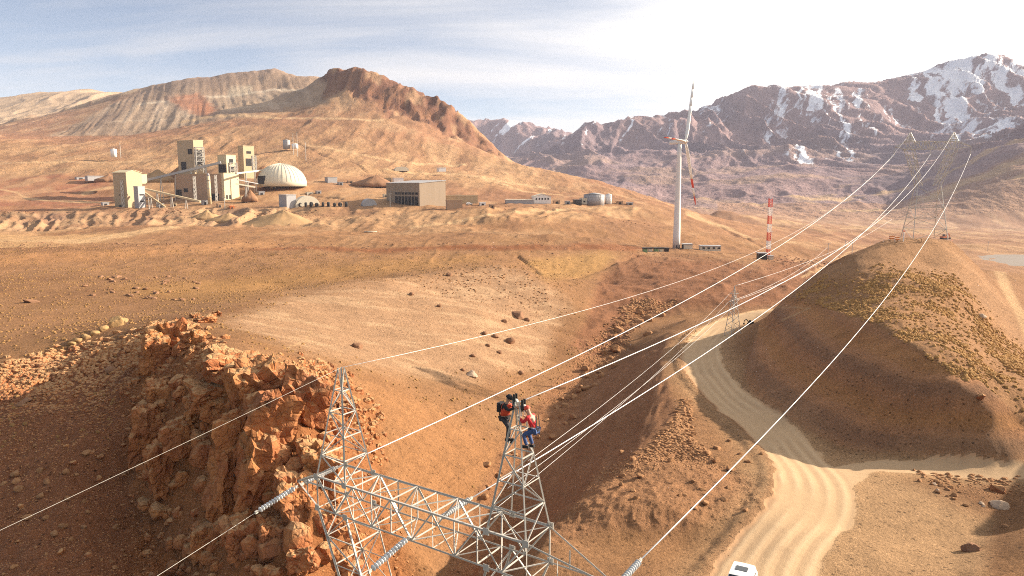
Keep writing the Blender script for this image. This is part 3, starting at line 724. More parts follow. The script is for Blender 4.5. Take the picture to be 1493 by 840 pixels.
G_NEAR = ground_mat('soil', ((0.06, 0.35), (0.45, 0.5), (3.0, 0.7), (14.0, 0.5)), ((0.9, 0.5), (4.0, 0.5), (16.0, 0.3)), 0.55, 0.62, pebble=(1.9, 0.30, 0.9))
G_ROAD = ground_mat('road_dust', ((0.2, 0.3), (1.5, 0.3), (9.0, 0.25)), ((2.0, 0.4), (10.0, 0.4)), 0.08, 0.4)
G_MID = ground_mat('hillside_soil', ((0.012, 0.5), (0.06, 0.5), (0.3, 0.6)), ((0.05, 0.5), (0.25, 0.5), (0.8, 0.3)), 3.0, 0.55, pebble=(0.22, 0.26, 0.9))
G_FAR = ground_mat('mountain_rock', ((0.003, 0.5), (0.012, 0.6), (0.06, 0.5)), ((0.008, 0.6), (0.03, 0.5), (0.1, 0.25)), 26.0, 0.5, snow=True)
vid = np.arange(NR * NCOL).reshape(NR, NCOL)
quads = np.stack([vid[:-1, :-1], vid[:-1, 1:], vid[1:, 1:], vid[1:, :-1]], -1).reshape(-1, 4)
V = np.stack([X, Y, H2], -1).reshape(-1, 3)
def fm(a): return (a[:-1, :-1] + a[1:, 1:] + a[1:, :-1] + a[:-1, 1:]).reshape(-1) / 4
fY = fm(Y); fU = fm(np.repeat(UX[None], NR, 0))
f_road = (fm(road) > 0.5) & (fY < 240)
f_hill = (fm(M['hill']) > 0.5) & ~f_road
f_mtn = (fY > 2000) & ~((fU < -0.02) & (fY < 3300))
f_mine = (fY > 900) & (fU < 0.22) & ~f_mtn
f_dump = f_mine & (fm(M['dump']) > 0.5)
f_red = f_mine & (fm(M['redpeak']) > 0.5)
f_mine &= ~(f_dump | f_red)
f_gnd = ~(f_road | f_hill | f_mtn | f_mine | f_dump | f_red)
Cf = C.reshape(-1, 3); Sf = snow.reshape(-1)
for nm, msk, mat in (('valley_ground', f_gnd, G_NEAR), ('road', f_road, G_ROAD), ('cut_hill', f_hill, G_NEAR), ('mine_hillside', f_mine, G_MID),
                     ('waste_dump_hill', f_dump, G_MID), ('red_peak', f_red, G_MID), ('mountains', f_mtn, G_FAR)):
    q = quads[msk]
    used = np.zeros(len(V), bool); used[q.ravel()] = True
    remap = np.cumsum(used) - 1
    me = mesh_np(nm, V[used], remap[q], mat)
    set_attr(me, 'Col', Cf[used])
    if nm == 'mountains':
        a = me.attributes.new('Snow', 'FLOAT', 'POINT'); a.data.foreach_set('value', Sf[used].astype(np.float32))
    o = link(bpy.data.objects.new(nm, me)); o['kind'] = 'structure'

# haze: one closed box of thin dusty air round everything
def make_haze():
    zt = float(H2.max()) + 60; zb = float(H2.min()) - 1
    xm = float(np.abs(X).max()) + 50
    x0, x1, y0, y1 = -xm, xm, -60, float(Y.max()) + 50
    v = [(x0, y0, zb), (x1, y0, zb), (x1, y1, zb), (x0, y1, zb), (x0, y0, zt), (x1, y0, zt), (x1, y1, zt), (x0, y1, zt)]
    f = [(3, 2, 1, 0), (4, 5, 6, 7), (0, 1, 5, 4), (1, 2, 6, 5), (2, 3, 7, 6), (3, 0, 4, 7)]
    m = bpy.data.materials.new('haze'); m.use_nodes = True; nt = m.node_tree; nt.nodes.clear()
    o = nt.nodes.new('ShaderNodeOutputMaterial'); pv = nt.nodes.new('ShaderNodeVolumePrincipled')
    pv.inputs['Color'].default_value = (0.78, 0.78, 0.97, 1); pv.inputs['Density'].default_value = 4.4e-5; pv.inputs['Anisotropy'].default_value = 0.0
    nt.links.new(pv.outputs[0], o.inputs['Volume'])
    me = bpy.data.meshes.new('haze'); me.from_pydata(v, [], f); me.materials.append(m)
    ho = link(bpy.data.objects.new('haze', me)); ho['kind'] = 'stuff'; ho['label'] = 'thin pale dusty air over the whole valley'
if HAZE_BOX: make_haze()

# ------------------------------------------------------------------ mesh helpers for things
class MB:
    def __init__(s): s.v = []; s.f = []
    def add(s, v, f):
        n = len(s.v); s.v += [tuple(q) for q in v]; s.f += [tuple(i + n for i in q) for q in f]; return s
    def box(s, c, d, m=None):
        x, y, z = d[0] / 2, d[1] / 2, d[2] / 2
        v = [Vector(p) for p in ((-x, -y, -z), (x, -y, -z), (x, y, -z), (-x, y, -z), (-x, -y, z), (x, -y, z), (x, y, z), (-x, y, z))]
        if m is not None: v = [m @ p for p in v]
        return s.add([p + Vector(c) for p in v], [(3, 2, 1, 0), (4, 5, 6, 7), (0, 1, 5, 4), (1, 2, 6, 5), (2, 3, 7, 6), (3, 0, 4, 7)])
    def bar(s, a, b, w, h=None):
        a = Vector(a); b = Vector(b); d = b - a
        return s.box((a + b) / 2, (w, h or w, d.length), d.to_track_quat('Z', 'Y').to_matrix())
    def cyl(s, a, b, r1, r2=None, n=12, cap=True):
        a = Vector(a); b = Vector(b); r2 = r1 if r2 is None else r2
        m = (b - a).to_track_quat('Z', 'Y').to_matrix()
        v = []; 
        for q, r in ((a, r1), (b, r2)):
            for i in range(n):
                t = 2 * math.pi * i / n; v.append(q + m @ Vector((r * math.cos(t), r * math.sin(t), 0)))
        f = [(i, (i + 1) % n, n + (i + 1) % n, n + i) for i in range(n)]
        if cap: f += [tuple(range(n - 1, -1, -1)), tuple(range(n, 2 * n))]
        return s.add(v, f)
    def rings(s, rs, cap=True):
        n = len(rs[0]); v = [p for r in rs for p in r]; f = []
        for k in range(len(rs) - 1):
            f += [(k * n + i, k * n + (i + 1) % n, (k + 1) * n + (i + 1) % n, (k + 1) * n + i) for i in range(n)]
        if cap: f += [tuple(range(n - 1, -1, -1)), tuple(range((len(rs) - 1) * n, len(rs) * n))]
        return s.add(v, f)
    def prism(s, poly, y0, y1):
        """polygon in xz extruded along y"""
        n = len(poly)
        v = [(p[0], y0, p[1]) for p in poly] + [(p[0], y1, p[1]) for p in poly]
        f = [tuple(range(n)), tuple(range(2 * n - 1, n - 1, -1))] + [(i, n + i, n + (i + 1) % n, (i + 1) % n) for i in range(n)]
        return s.add(v, f)
    def mesh(s, name, mat, smooth=False):
        me = bpy.data.meshes.new(name); me.from_pydata(s.v, [], s.f); me.materials.append(mat)
        if smooth: me.polygons.foreach_set('use_smooth', [True] * len(me.polygons))
        me.update(); return me
    def obj(s, name, mat, parent=None, smooth=False):
        return link(bpy.data.objects.new(name, s.mesh(name, mat, smooth)), parent)
def tag(o, label, cat, group=None):
    o['label'] = label; o['category'] = cat
    if group: o['group'] = group
    return o
def thing(name, loc, rz, label, cat, group=None):
    o = bpy.data.objects.new(name, None); link(o); o.location = loc; o.rotation_euler = (0, 0, rz); o.empty_display_size = 0.5
    return tag(o, label, cat, group)
def put(name, me, parent=None, loc=(0, 0, 0), rot=(0, 0, 0), sc=(1, 1, 1)):
    o = bpy.data.objects.new(name, me); link(o, parent); o.location = loc; o.rotation_euler = rot; o.scale = sc; return o

STEEL = plain('galvanised_steel', (0.47, 0.44, 0.39), 0.5, 0.15, 0.15, 2.0)
CABLE = plain('aluminium_cable', (0.72, 0.70, 0.68), 0.4, 0.0, 0.03, 2.0)
GLASSY = plain('glazed_insulator', (0.55, 0.56, 0.56), 0.2, 0.0, 0.1, 6.0, spec=0.6)
def rock_mat(name, col, col2, bd):
    m, nt, b = nmat(name); geo = N(nt, 'ShaderNodeNewGeometry'); pos = geo.outputs['Position']
    mx = nt.nodes.new('ShaderNodeMix'); mx.data_type = 'RGBA'; mx.inputs['A'].default_value = (*col, 1); mx.inputs['B'].default_value = (*col2, 1)
    nt.links.new(mth(nt, 'MULTIPLY', mth(nt, 'SUBTRACT', noise(nt, pos, .28, 5, .6), .38), 3.6, True), mx.inputs['Factor'])
    sepn = nt.nodes.new('ShaderNodeSeparateXYZ'); nt.links.new(geo.outputs['True Normal'], sepn.inputs[0])
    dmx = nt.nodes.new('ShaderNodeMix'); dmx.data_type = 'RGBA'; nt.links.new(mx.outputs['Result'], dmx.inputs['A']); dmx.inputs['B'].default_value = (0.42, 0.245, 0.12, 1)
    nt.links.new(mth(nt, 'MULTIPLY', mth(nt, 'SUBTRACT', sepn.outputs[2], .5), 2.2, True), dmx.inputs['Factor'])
    vmx = nt.nodes.new('ShaderNodeMix'); vmx.data_type = 'RGBA'; nt.links.new(dmx.outputs['Result'], vmx.inputs['A']); vmx.inputs['B'].default_value = (0.19, 0.085, 0.05, 1)
    nt.links.new(mth(nt, 'MULTIPLY', mth(nt, 'SUBTRACT', noise(nt, pos, .16, 5, .65), .54), 5.0, True), vmx.inputs['Factor'])
    mx = vmx
    fac = mth(nt, 'ADD', .55, mth(nt, 'ADD', mth(nt, 'MULTIPLY', noise(nt, pos, 1.6, 6, .65), .65), mth(nt, 'MULTIPLY', noise(nt, pos, 7.0, 4, .6), .25)))
    nt.links.new(scale_col(nt, mx.outputs['Result'], fac), b.inputs['Base Color'])
    b.inputs['Roughness'].default_value = .95; b.inputs['Specular IOR Level'].default_value = .1
    vo = N(nt, 'ShaderNodeTexVoronoi', feature='DISTANCE_TO_EDGE'); vo.inputs['Scale'].default_value = 1.1
    wv = nt.nodes.new('ShaderNodeVectorMath'); wv.operation = 'MULTIPLY_ADD'; nz_ = nt.nodes.new('ShaderNodeTexNoise'); nz_.inputs['Scale'].default_value = 1.2; nt.links.new(pos, nz_.inputs['Vector'])
    nt.links.new(nz_.outputs['Color'], wv.inputs[0]); wv.inputs[1].default_value = (.9, .9, .9); nt.links.new(pos, wv.inputs[2]); nt.links.new(wv.outputs[0], vo.inputs['Vector'])
    h = mth(nt, 'ADD', mth(nt, 'MULTIPLY', mth(nt, 'MINIMUM', vo.outputs['Distance'], .16), 3.2), mth(nt, 'ADD', mth(nt, 'MULTIPLY', noise(nt, pos, 2.2, 6, .65), .8), mth(nt, 'MULTIPLY', noise(nt, pos, 9, 4, .6), .25)))
    bp = N(nt, 'ShaderNodeBump'); bp.inputs['Strength'].default_value = 1.0; bp.inputs['Distance'].default_value = bd
    nt.links.new(h, bp.inputs['Height']); nt.links.new(bp.outputs[0], b.inputs['Normal']); return m
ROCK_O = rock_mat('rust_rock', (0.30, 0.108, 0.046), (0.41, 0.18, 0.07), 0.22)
ROCK_D = plain('dark_rock', (0.24, 0.13, 0.075), 0.95, 0, 0.3, 1.2, 0.08, 0.1)
ROCK_Y = plain('yellowish_rock', (0.33, 0.205, 0.095), 0.95, 0, 0.3, 1.2, 0.1, 0.1)
ROCK_P = plain('pale_rock', (0.42, 0.31, 0.22), 0.95, 0, 0.25, 1.2, 0.08, 0.1)
ROCK_R = plain('red_brown_rock', (0.30, 0.16, 0.078), 0.95, 0, 0.3, 1.0, 0.08, 0.1)

# ------------------------------------------------------------------ rocks
def ico(sub):
    import bmesh
    b = bmesh.new(); bmesh.ops.create_icosphere(b, subdivisions=sub, radius=1.0)
    v = np.array([q.co[:] for q in b.verts], np.float32); f = np.array([[q.index for q in t.verts] for t in b.faces], np.int32); b.free()
    return v, f
ICO = {k: ico(k) for k in (1, 2, 3, 4, 5)}
def rock_shape(seed, sub=3, planes=14, squash=(1, 1, 1), rough=0.06):
    r = np.random.default_rng(seed)
    v, f = ICO[sub]
    n = r.normal(size=(planes, 3)); n /= np.linalg.norm(n, axis=1)[:, None]
    d = r.uniform(0.62, 1.0, planes)
    dots = v @ n.T
    rad = np.min(np.where(dots > 0.05, d / np.maximum(dots, 0.05), 9), axis=1)
    rad = np.minimum(rad, 1.15)
    p = v * rad[:, None]
    if sub > 1:
        p = p + v * (rough * vnoise3(p * 2.2 + seed, seed) + rough * 0.5 * vnoise3(p * 5 + seed, seed + 3))[:, None]
    return (p * np.array(squash)).astype(np.float32), f
def block_shape(seed, sub=4):
    """jointed block: near-orthogonal break planes with a few oblique ones, stepped by smaller blocks"""
    r = np.random.default_rng(seed); v, f = ICO[sub]
    n = np.concatenate([np.eye(3), -np.eye(3), r.normal(size=(4, 3))]) + r.normal(size=(10, 3)) * 0.16
    n /= np.linalg.norm(n, axis=1)[:, None]
    d = np.concatenate([r.uniform(0.62, 0.85, 6), r.uniform(0.8, 1.0, 4)])
    dots = v @ n.T
    p = v * np.min(np.where(dots > 0.05, d / np.maximum(dots, 0.05), 9), axis=1)[:, None]
    q = p * np.array([1.0, 1.0, 0.75])
    d1, d2, idv = worley3(q * 2.3 + seed * 3.1, seed); e1, e2, ide = worley3(q * 5.2 + seed * 1.7, seed + 9)
    p = p * (1 + 0.34 * (idv - 0.5) - 0.16 * np.exp(-((d2 - d1) / 0.08) ** 2) + 0.10 * (ide - 0.5))[:, None]
    return p.astype(np.float32), f
def rock_mesh(name, seed, mat, sub=3, **k):
    v, f = rock_shape(seed, sub, **k)
    return mesh_np(name, v, f, mat, smooth=False)

def pick(mask, n, power=0.6, seed=0):
    """random spots on the ground, weighted by a mask and by cell area"""
    r = np.random.default_rng(seed)
    cell = np.zeros(H.shape); cell[1:-1, 1:-1] = (Y[2:, 1:-1] - Y[:-2, 1:-1]) * (X[1:-1, 2:] - X[1:-1, :-2])
    w = (mask * cell ** power).ravel(); w /= w.sum()
    i = r.choice(len(w), size=n, p=w)
    rr, cc = i // NCOL, i % NCOL
    rr = np.clip(rr, 1, NR - 2); cc = np.clip(cc, 1, NCOL - 2)
    y = np.exp(LY[rr] + r.uniform(-0.5, 0.5, n) * (LY[rr + 1] - LY[rr])); x = (UX[cc] + r.uniform(-0.5, 0.5, n) * (UX[cc + 1] - UX[cc])) * y
    return np.stack([x, y, gz(x, y)], 1)
def scatter(name, label, P0, size, mat, sink=0.5, seed=0, shapes=6, squash=(1.15, 1.0, 0.7), sub=1):
    """thousands of loose stones as one mesh"""
    r = np.random.default_rng(seed); n = len(P0)
    protos = []
    for k in range(shapes):
        if sub == 0:
            v, f = ICO0
            v = v * (0.75 + 0.5 * np.random.default_rng(seed * 7 + k).random((len(v), 1)))
        else: v, f = rock_shape(seed * 13 + k, sub, planes=9)
        protos.append((v * np.array(squash), f))
    VV = []; FF = []; off = 0
    a = r.uniform(0, 2 * math.pi, n); kk = r.integers(0, shapes, n); sx = r.uniform(0.75, 1.35, (n, 3))
    for k in range(shapes):
        m = np.where(kk == k)[0]
        if not len(m): continue
        v, f = protos[k]
        q = v[None] * sx[m][:, None]
        c, s = np.cos(a[m])[:, None], np.sin(a[m])[:, None]
        w = np.stack([q[..., 0] * c - q[..., 1] * s, q[..., 0] * s + q[..., 1] * c, q[..., 2]], -1) * size[m][:, None, None]
        w = w + P0[m][:, None]; w[..., 2] += (size[m] * (0.7 - sink * 2) * 0.5)[:, None]
        VV.append(w.reshape(-1, 3)); FF.append((f[None] + (np.arange(len(m)) * len(v))[:, None, None] + off).reshape(-1, 3)); off += len(m) * len(v)
    o = link(bpy.data.objects.new(name, mesh_np(name, np.concatenate(VV), np.concatenate(FF), mat, False)))
    o['kind'] = 'stuff'; o['label'] = label
    return o
_t = (1 + 5 ** .5) / 2
ICO0 = (np.array([(-1, _t, 0), (1, _t, 0), (-1, -_t, 0), (1, -_t, 0), (0, -1, _t), (0, 1, _t), (0, -1, -_t), (0, 1, -_t), (_t, 0, -1), (_t, 0, 1), (-_t, 0, -1), (-_t, 0, 1)], np.float32) / 1.9,
        np.array([(0, 11, 5), (0, 5, 1), (0, 1, 7), (0, 7, 10), (0, 10, 11), (1, 5, 9), (5, 11, 4), (11, 10, 2), (10, 7, 6), (7, 1, 8), (3, 9, 4), (3, 4, 2), (3, 2, 6), (3, 6, 8), (3, 8, 9), (4, 9, 5), (2, 4, 11), (6, 2, 10), (8, 6, 7), (9, 8, 1)], np.int32))
def sizes(n, lo, hi, seed, p=2.2):
    return lo + (hi - lo) * np.random.default_rng(seed).random(n) ** p

inview = (np.abs(UX)[None] < 0.78)
scatter('gully_stones', 'loose brown stones filling the gully bed', pick(M['gully'], 3200, 0.8, 1), sizes(3200, 0.1, 0.6, 1, 3), ROCK_R, seed=1, sub=0)
scatter('rubble_stones', 'heaps of broken stone spoil on the bank beside the road', pick(M['rubble'], 3600, 0.8, 2), sizes(3600, 0.05, 0.42, 2, 5), ROCK_R, seed=2, sub=0)
scatter('slope_stones', 'loose stones lying on the shaded slope left of the cliff', pick(M['leftslope'] * inview, 5000, 0.8, 3), sizes(5000, 0.08, 0.7, 3, 3.6), ROCK_O, seed=3, sub=0)
scatter('rough_ground_stones', 'dark red stones strewn over the rough ground below the turbine', pick(M['redrough'] * (1 - road), 3200, 0.7, 4), sizes(3200, 0.15, 0.8, 4, 3.4), ROCK_D, seed=4, sub=0)
plainm = inview * (Y > 110) * (Y < 330) * (1 - M['pale']) * (1 - M['redrough']) * (1 - M['hill']) * (1 - roadwide) * (1 - M['gully']) * (UX[None] < 0.12) * (1 - region([(400, 440), (560, 405), (730, 380), (860, 440), (900, 520), (700, 700), (500, 560)], 90, 300, 14, 8)) * (0.15 + sstep(0.42, 0.7, n1 + 0.3 * (n2 - 0.5)))
scatter('plain_stones', 'small dark stones dotted over the ochre plain', pick(plainm, 2200, 0.75, 5), sizes(2200, 0.1, 0.65, 5, 4), ROCK_D, seed=5, sub=0)
scatter('flank_stones', 'brown stones on the sunlit spur above the gully', pick(np.maximum(M['pale'] * 0.5, M['orangeflank']) * (1 - M['outcrop']), 1500, 0.8, 6), sizes(1500, 0.08, 0.5, 6, 4), ROCK_R, seed=6, sub=0)
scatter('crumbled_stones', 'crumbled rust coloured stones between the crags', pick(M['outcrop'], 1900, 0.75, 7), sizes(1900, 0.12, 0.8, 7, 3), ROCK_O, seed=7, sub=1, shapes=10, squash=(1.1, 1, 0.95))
terrm = inview * (Y > 330) * (Y < 620) * (UX[None] < 0.24) * (1 - M['bench'])
scatter('terrace_stones', 'dark boulders and spoil strewn below the mine terrace', pick(terrm * sstep(0.45, 0.7, n1), 1500, 0.6, 8), sizes(1500, 0.3, 1.2, 8, 3), ROCK_D, seed=8, sub=0)
shadm = region([(1340, 690), (1440, 740), (1475, 790), (1520, 770), (1520, 700)], 60, 110, 8, 5)
scatter('ditch_stones', 'stones tipped along the shaded ditch beside the hill', pick(shadm, 420, 0.8, 9), sizes(420, 0.06, 0.32, 9, 3), ROCK_R, seed=9, sub=0)
edgem = sstep(1.2, 0.2, np.abs(np.abs(sR + 0.6 * jit[0]) - 4.5)) * (sR > 0) * (dB > 9) * (Y < 170)
scatter('kerb_stones', 'little windrow of stones graded to the edge of the dirt road', pick(edgem, 700, 0.8, 10), sizes(700, 0.05, 0.18, 10, 2), ROCK_R, seed=10, sub=0)

# dry grass cushions on the hill
def tufts(name, label, mask, n, lo, hi, seed, mat):
    p = pick(mask, n, 0.9, seed)
    r = np.random.default_rng(seed + 1)
    s = lo + (hi - lo) * r.random(n) ** 1.6; m = 6
    v = np.zeros((n, 2 * m + 1, 3), np.float32)
    for k in range(m):
        a = 2 * math.pi * k / m + r.uniform(-.3, .3, n)
        r1_ = r.uniform(.8, 1.2, n); r2_ = r.uniform(.45, .85, n)
        v[:, k] = np.stack([np.cos(a) * r1_, np.sin(a) * r1_, -0.25 + 0 * a], 1)
        v[:, m + k] = np.stack([np.cos(a + .4) * r2_, np.sin(a + .4) * r2_, r.uniform(.35, .75, n)], 1)
    v[:, 2 * m] = np.stack([r.uniform(-.2, .2, n), r.uniform(-.2, .2, n), r.uniform(.6, .85, n)], 1)
    fl = []
    for k in range(m):
        j = (k + 1) % m; fl += [(k, j, m + k), (j, m + j, m + k), (m + k, m + j, 2 * m)]
    v = v * s[:, None, None] + p[:, None]
    f = (np.array(fl)[None] + (np.arange(n) * (2 * m + 1))[:, None, None]).reshape(-1, 3)
    o = link(bpy.data.objects.new(name, mesh_np(name, v.reshape(-1, 3), f, mat, False)))
    o['kind'] = 'stuff'; o['label'] = label
GRASS = plain('dry_grass', (0.37, 0.21, 0.078), 0.9, 0, 0.3, 0.4, 0, 0.1)
clump = 0.12 + sstep(0.42, 0.62, 0.5 + 0.5 * fbm(X / 4.5, Y / 4.5, 3, 80))
tufts('grass_tufts', 'dry yellow brown grass cushions covering the cut hill', M['tuft'] * (1 - 0.9 * M['cut']) * clump, 8000, 0.10, 0.36, 20, GRASS)
tufts('plain_tufts', 'tiny dry grass cushions speckling the ochre plain', inview * (Y > 85) * (Y < 300) * (UX[None] < 0.1) * (1 - M['outcrop']) * (1 - M['gully']) * (1 - M['pale']) * (1 - M['shadebank']) * (1 - M['orangeflank']) * clump, 9000, 0.08, 0.34, 22, plain('plain_grass', (0.25, 0.14, 0.055), 0.9, 0, 0.3, 0.4, 0, 0.1))

# craggy outcrop: blocks bedded in the cliff, bigger ones on the buttresses
def outcrop():
    c = gpix(350, 640, 40, 130)
    root = thing('rock_outcrop', c, 0, 'craggy rust orange rock cliff with a deep shaded hollow beside the near pylon', 'rock outcrop')
    r = random.Random(5)
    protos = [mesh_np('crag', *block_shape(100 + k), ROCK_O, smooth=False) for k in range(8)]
    small = [rock_mesh('block', 200 + k, ROCK_O, 2, planes=10, rough=0.03) for k in range(8)]
    def place(px, py, s, sq, me, sink=0.27, nm='crag'):
        g = gpix(px, py, 40, 130)
        o = bpy.data.objects.new(nm, me); link(o, root)
        o.location = g - c + Vector((0, 0.35 * s * sink, s * sq[2] * (0.5 - sink)))
        o.rotation_euler = (r.uniform(-.2, .2), r.uniform(-.2, .2), r.choice((0, 1.57, 3.14, 4.71)) + r.uniform(-.25, .25) + .5); o.scale = (s * sq[0], s * sq[1], s * sq[2])
    big = [(330, 540, 2.6, (1.3, 1.0, .7)), (315, 578, 3.0, (1.3, 1.1, .7)), (272, 640, 2.7, (1, 1, 1.0)), (245, 510, 2.6, (1, 1, 1.3)), (225, 530, 2.4, (.9, .9, 1.5)), (280, 505, 1.9, (1.1, 1, .9)),
           (375, 590, 2.7, (1, 1.2, 1.5)), (395, 640, 2.8, (.9, 1.1, 1.6)), (440, 600, 2.9, (1, 1, 1.2)), (420, 560, 1.9, (1.2, 1, .8)), (350, 650, 2.5, (.9, 1, 1.6)), (380, 710, 2.8, (.9, 1, 1.6)), (330, 720, 2.6, (.8, 1, 1.8)),
           (215, 650, 2.6, (.9, .9, 1.6)), (240, 700, 2.4, (.9, .9, 1.6)), (460, 690, 2.1, (1, 1, 1.2)), (430, 740, 2.0, (1, 1, 1.3)), (395, 790, 1.8, (1, 1, 1.2)), (350, 800, 2.1, (.9, 1, 1.3)), (480, 640, 1.8, (1, 1, 1)), (300, 800, 1.8, (1, 1, 1.2)),
           (505, 600, 1.5, (1.1, 1, .8)), (290, 600, 1.7, (1, 1, .9)), (360, 545, 1.7, (1.2, 1, .8)), (480, 770, 1.5, (1, 1, 1)), (440, 820, 1.4, (1, 1, 1)), (230, 590, 2.0, (.9, .9, 1.4)), (300, 470, 1.6, (1.4, .8, .6)), (285, 463, 1.3, (1.2, .8, .6)), (315, 455, 1.2, (1.3, .8, .6))]
    for i, (px, py, s, sq) in enumerate(big): place(px, py, s, sq, protos[i % 8])
    for k in range(290):
        while True:
            px, py = r.uniform(200, 540), r.uniform(490, 850)
            if px < 480 + (py - 500) * .15 and py > 480 + max(0, px - 300) * .35: break
        s = 0.35 + 1.0 * r.random() ** 2.2
        place(px, py, s, (r.uniform(.8, 1.3), r.uniform(.8, 1.2), r.uniform(.7, 1.3)), small[k % 8], 0.3, 'block')
outcrop()

# ------------------------------------------------------------------ single boulders that stand out
BP = [rock_mesh('boulder', 300 + k, m_, 3, planes=10, rough=0.04) for k, m_ in enumerate((ROCK_R, ROCK_R, ROCK_R, ROCK_D, ROCK_D, ROCK_P, ROCK_Y, ROCK_O))]
def boulder(px, py, size_px, kind, label, group=None, sq=(1.1, 1, .75)):
    g = gpix(px, py)
    s = size_px * g.y / F * 0.55
    o = put('boulder', BP[kind], None, g + Vector((0, 0, s * sq[2] * 0.35)), (random.uniform(-.3, .3), random.uniform(-.3, .3), random.uniform(0, 6.28)), (s * sq[0], s * sq[1], s * sq[2]))
    if group and size_px > 9: label = 'larger ' + label.replace('small ', '')
    return tag(o, label, 'boulder', group)
boulder(1456, 739, 22, 5, 'pale grey flat boulder lying in the shaded ditch beside the hill')
boulder(1453, 716, 17, 7, 'orange boulder in the hill shadow beside a pale flat boulder')
boulder(1417, 802, 24, 4, 'dark round boulder on the edge of the sunlit flat by the ditch')
boulder(1432, 463, 11, 5, 'white boulder among the dry grass high on the cut hill')
boulder(1430, 580, 12, 7, 'orange rock on the top edge of the cut face')
boulder(521, 507, 13, 3, 'dark boulder alone on the pale sunlit spur')
boulder(688, 548, 15, 5, 'pale split boulder on the lower spur beside the gully')
boulder(744, 500, 14, 3, 'dark boulder high on the spur above the rubble gully')
boulder(755, 461, 16, 4, 'long dark boulder on the shoulder of the pale spur', None, (1.6, 1, .6))
boulder(45, 441, 14, 4, 'dark flat boulder alone on the ochre plain', None, (1.5, 1, .5))
boulder(170, 476, 17, 6, 'pale yellowish rock stack standing on the plain above the shaded slope', None, (1, 1, 1.2))
boulder(35, 587, 17, 4, 'low dark boulder on the sunlit edge of the left slope', None, (1.5, 1, .4))
boulder(163, 542, 14, 3, 'dark boulder beside the start of the cliff shadow')
for px, py, s in ((150, 482, 14), (138, 488, 12), (126, 493, 11), (113, 498, 11), (182, 470, 11), (105, 503, 9)):
    boulder(px, py, s, 6, 'low yellowish rock in the short trail beside the rock stack', 'rocks trailing from the rock stack')
rb = random.Random(3)
for k in range(34):
    px, py = rb.uniform(120, 290), rb.uniform(403, 438)
    boulder(px, py, rb.uniform(4.5, 8), rb.choice((3, 4)), 'small dark boulder in the scattered field on the ochre plain', 'scattered boulders on the plain', (1.3, 1, .6))
for px, py, s in ((706, 488, 8), (722, 492, 9), (711, 505, 7), (735, 470, 8), (768, 468, 8), (690, 520, 7), (728, 515, 7), (600, 430, 7), (640, 447, 6), (655, 402, 7), (760, 545, 8), (675, 540, 6)):
    boulder(px, py, s, 3, 'small dark boulder on the pale spur slope', 'boulders on the spur')
for k in range(46):
    t = rb.random(); px = 955 - 250 * t + rb.uniform(-22, 22); py = 450 + 265 * t ** 0.95 + rb.uniform(-16, 16)
    boulder(px, py, rb.uniform(6, 12), rb.choice((0, 1, 2)), 'angular brown boulder in the rubble filling the gully', 'boulders in the gully')
for k in range(40):
    px, py = rb.uniform(0, 190), rb.uniform(640, 840)
    boulder(px, py, rb.uniform(5, 12), rb.choice((0, 1, 7)), 'rough boulder on the steep slope falling left of the cliff', 'boulders on the left slope')
for k in range(26):
    px, py = rb.uniform(900, 1110), rb.uniform(640, 750)
    boulder(px, py, rb.uniform(5, 11), rb.choice((0, 1, 2)), 'broken rock in the spoil heap beside the dirt road', 'rocks in the spoil heap')
for k in range(22):
    t = rb.random(); px = 1345 + 110 * t + rb.uniform(-14, 14); py = 692 + 70 * t + rb.uniform(-8, 12)
    boulder(px, py, rb.uniform(4, 8), rb.choice((0, 2, 5)), 'small rock tipped in the shaded ditch below the hill', 'rocks in the ditch')

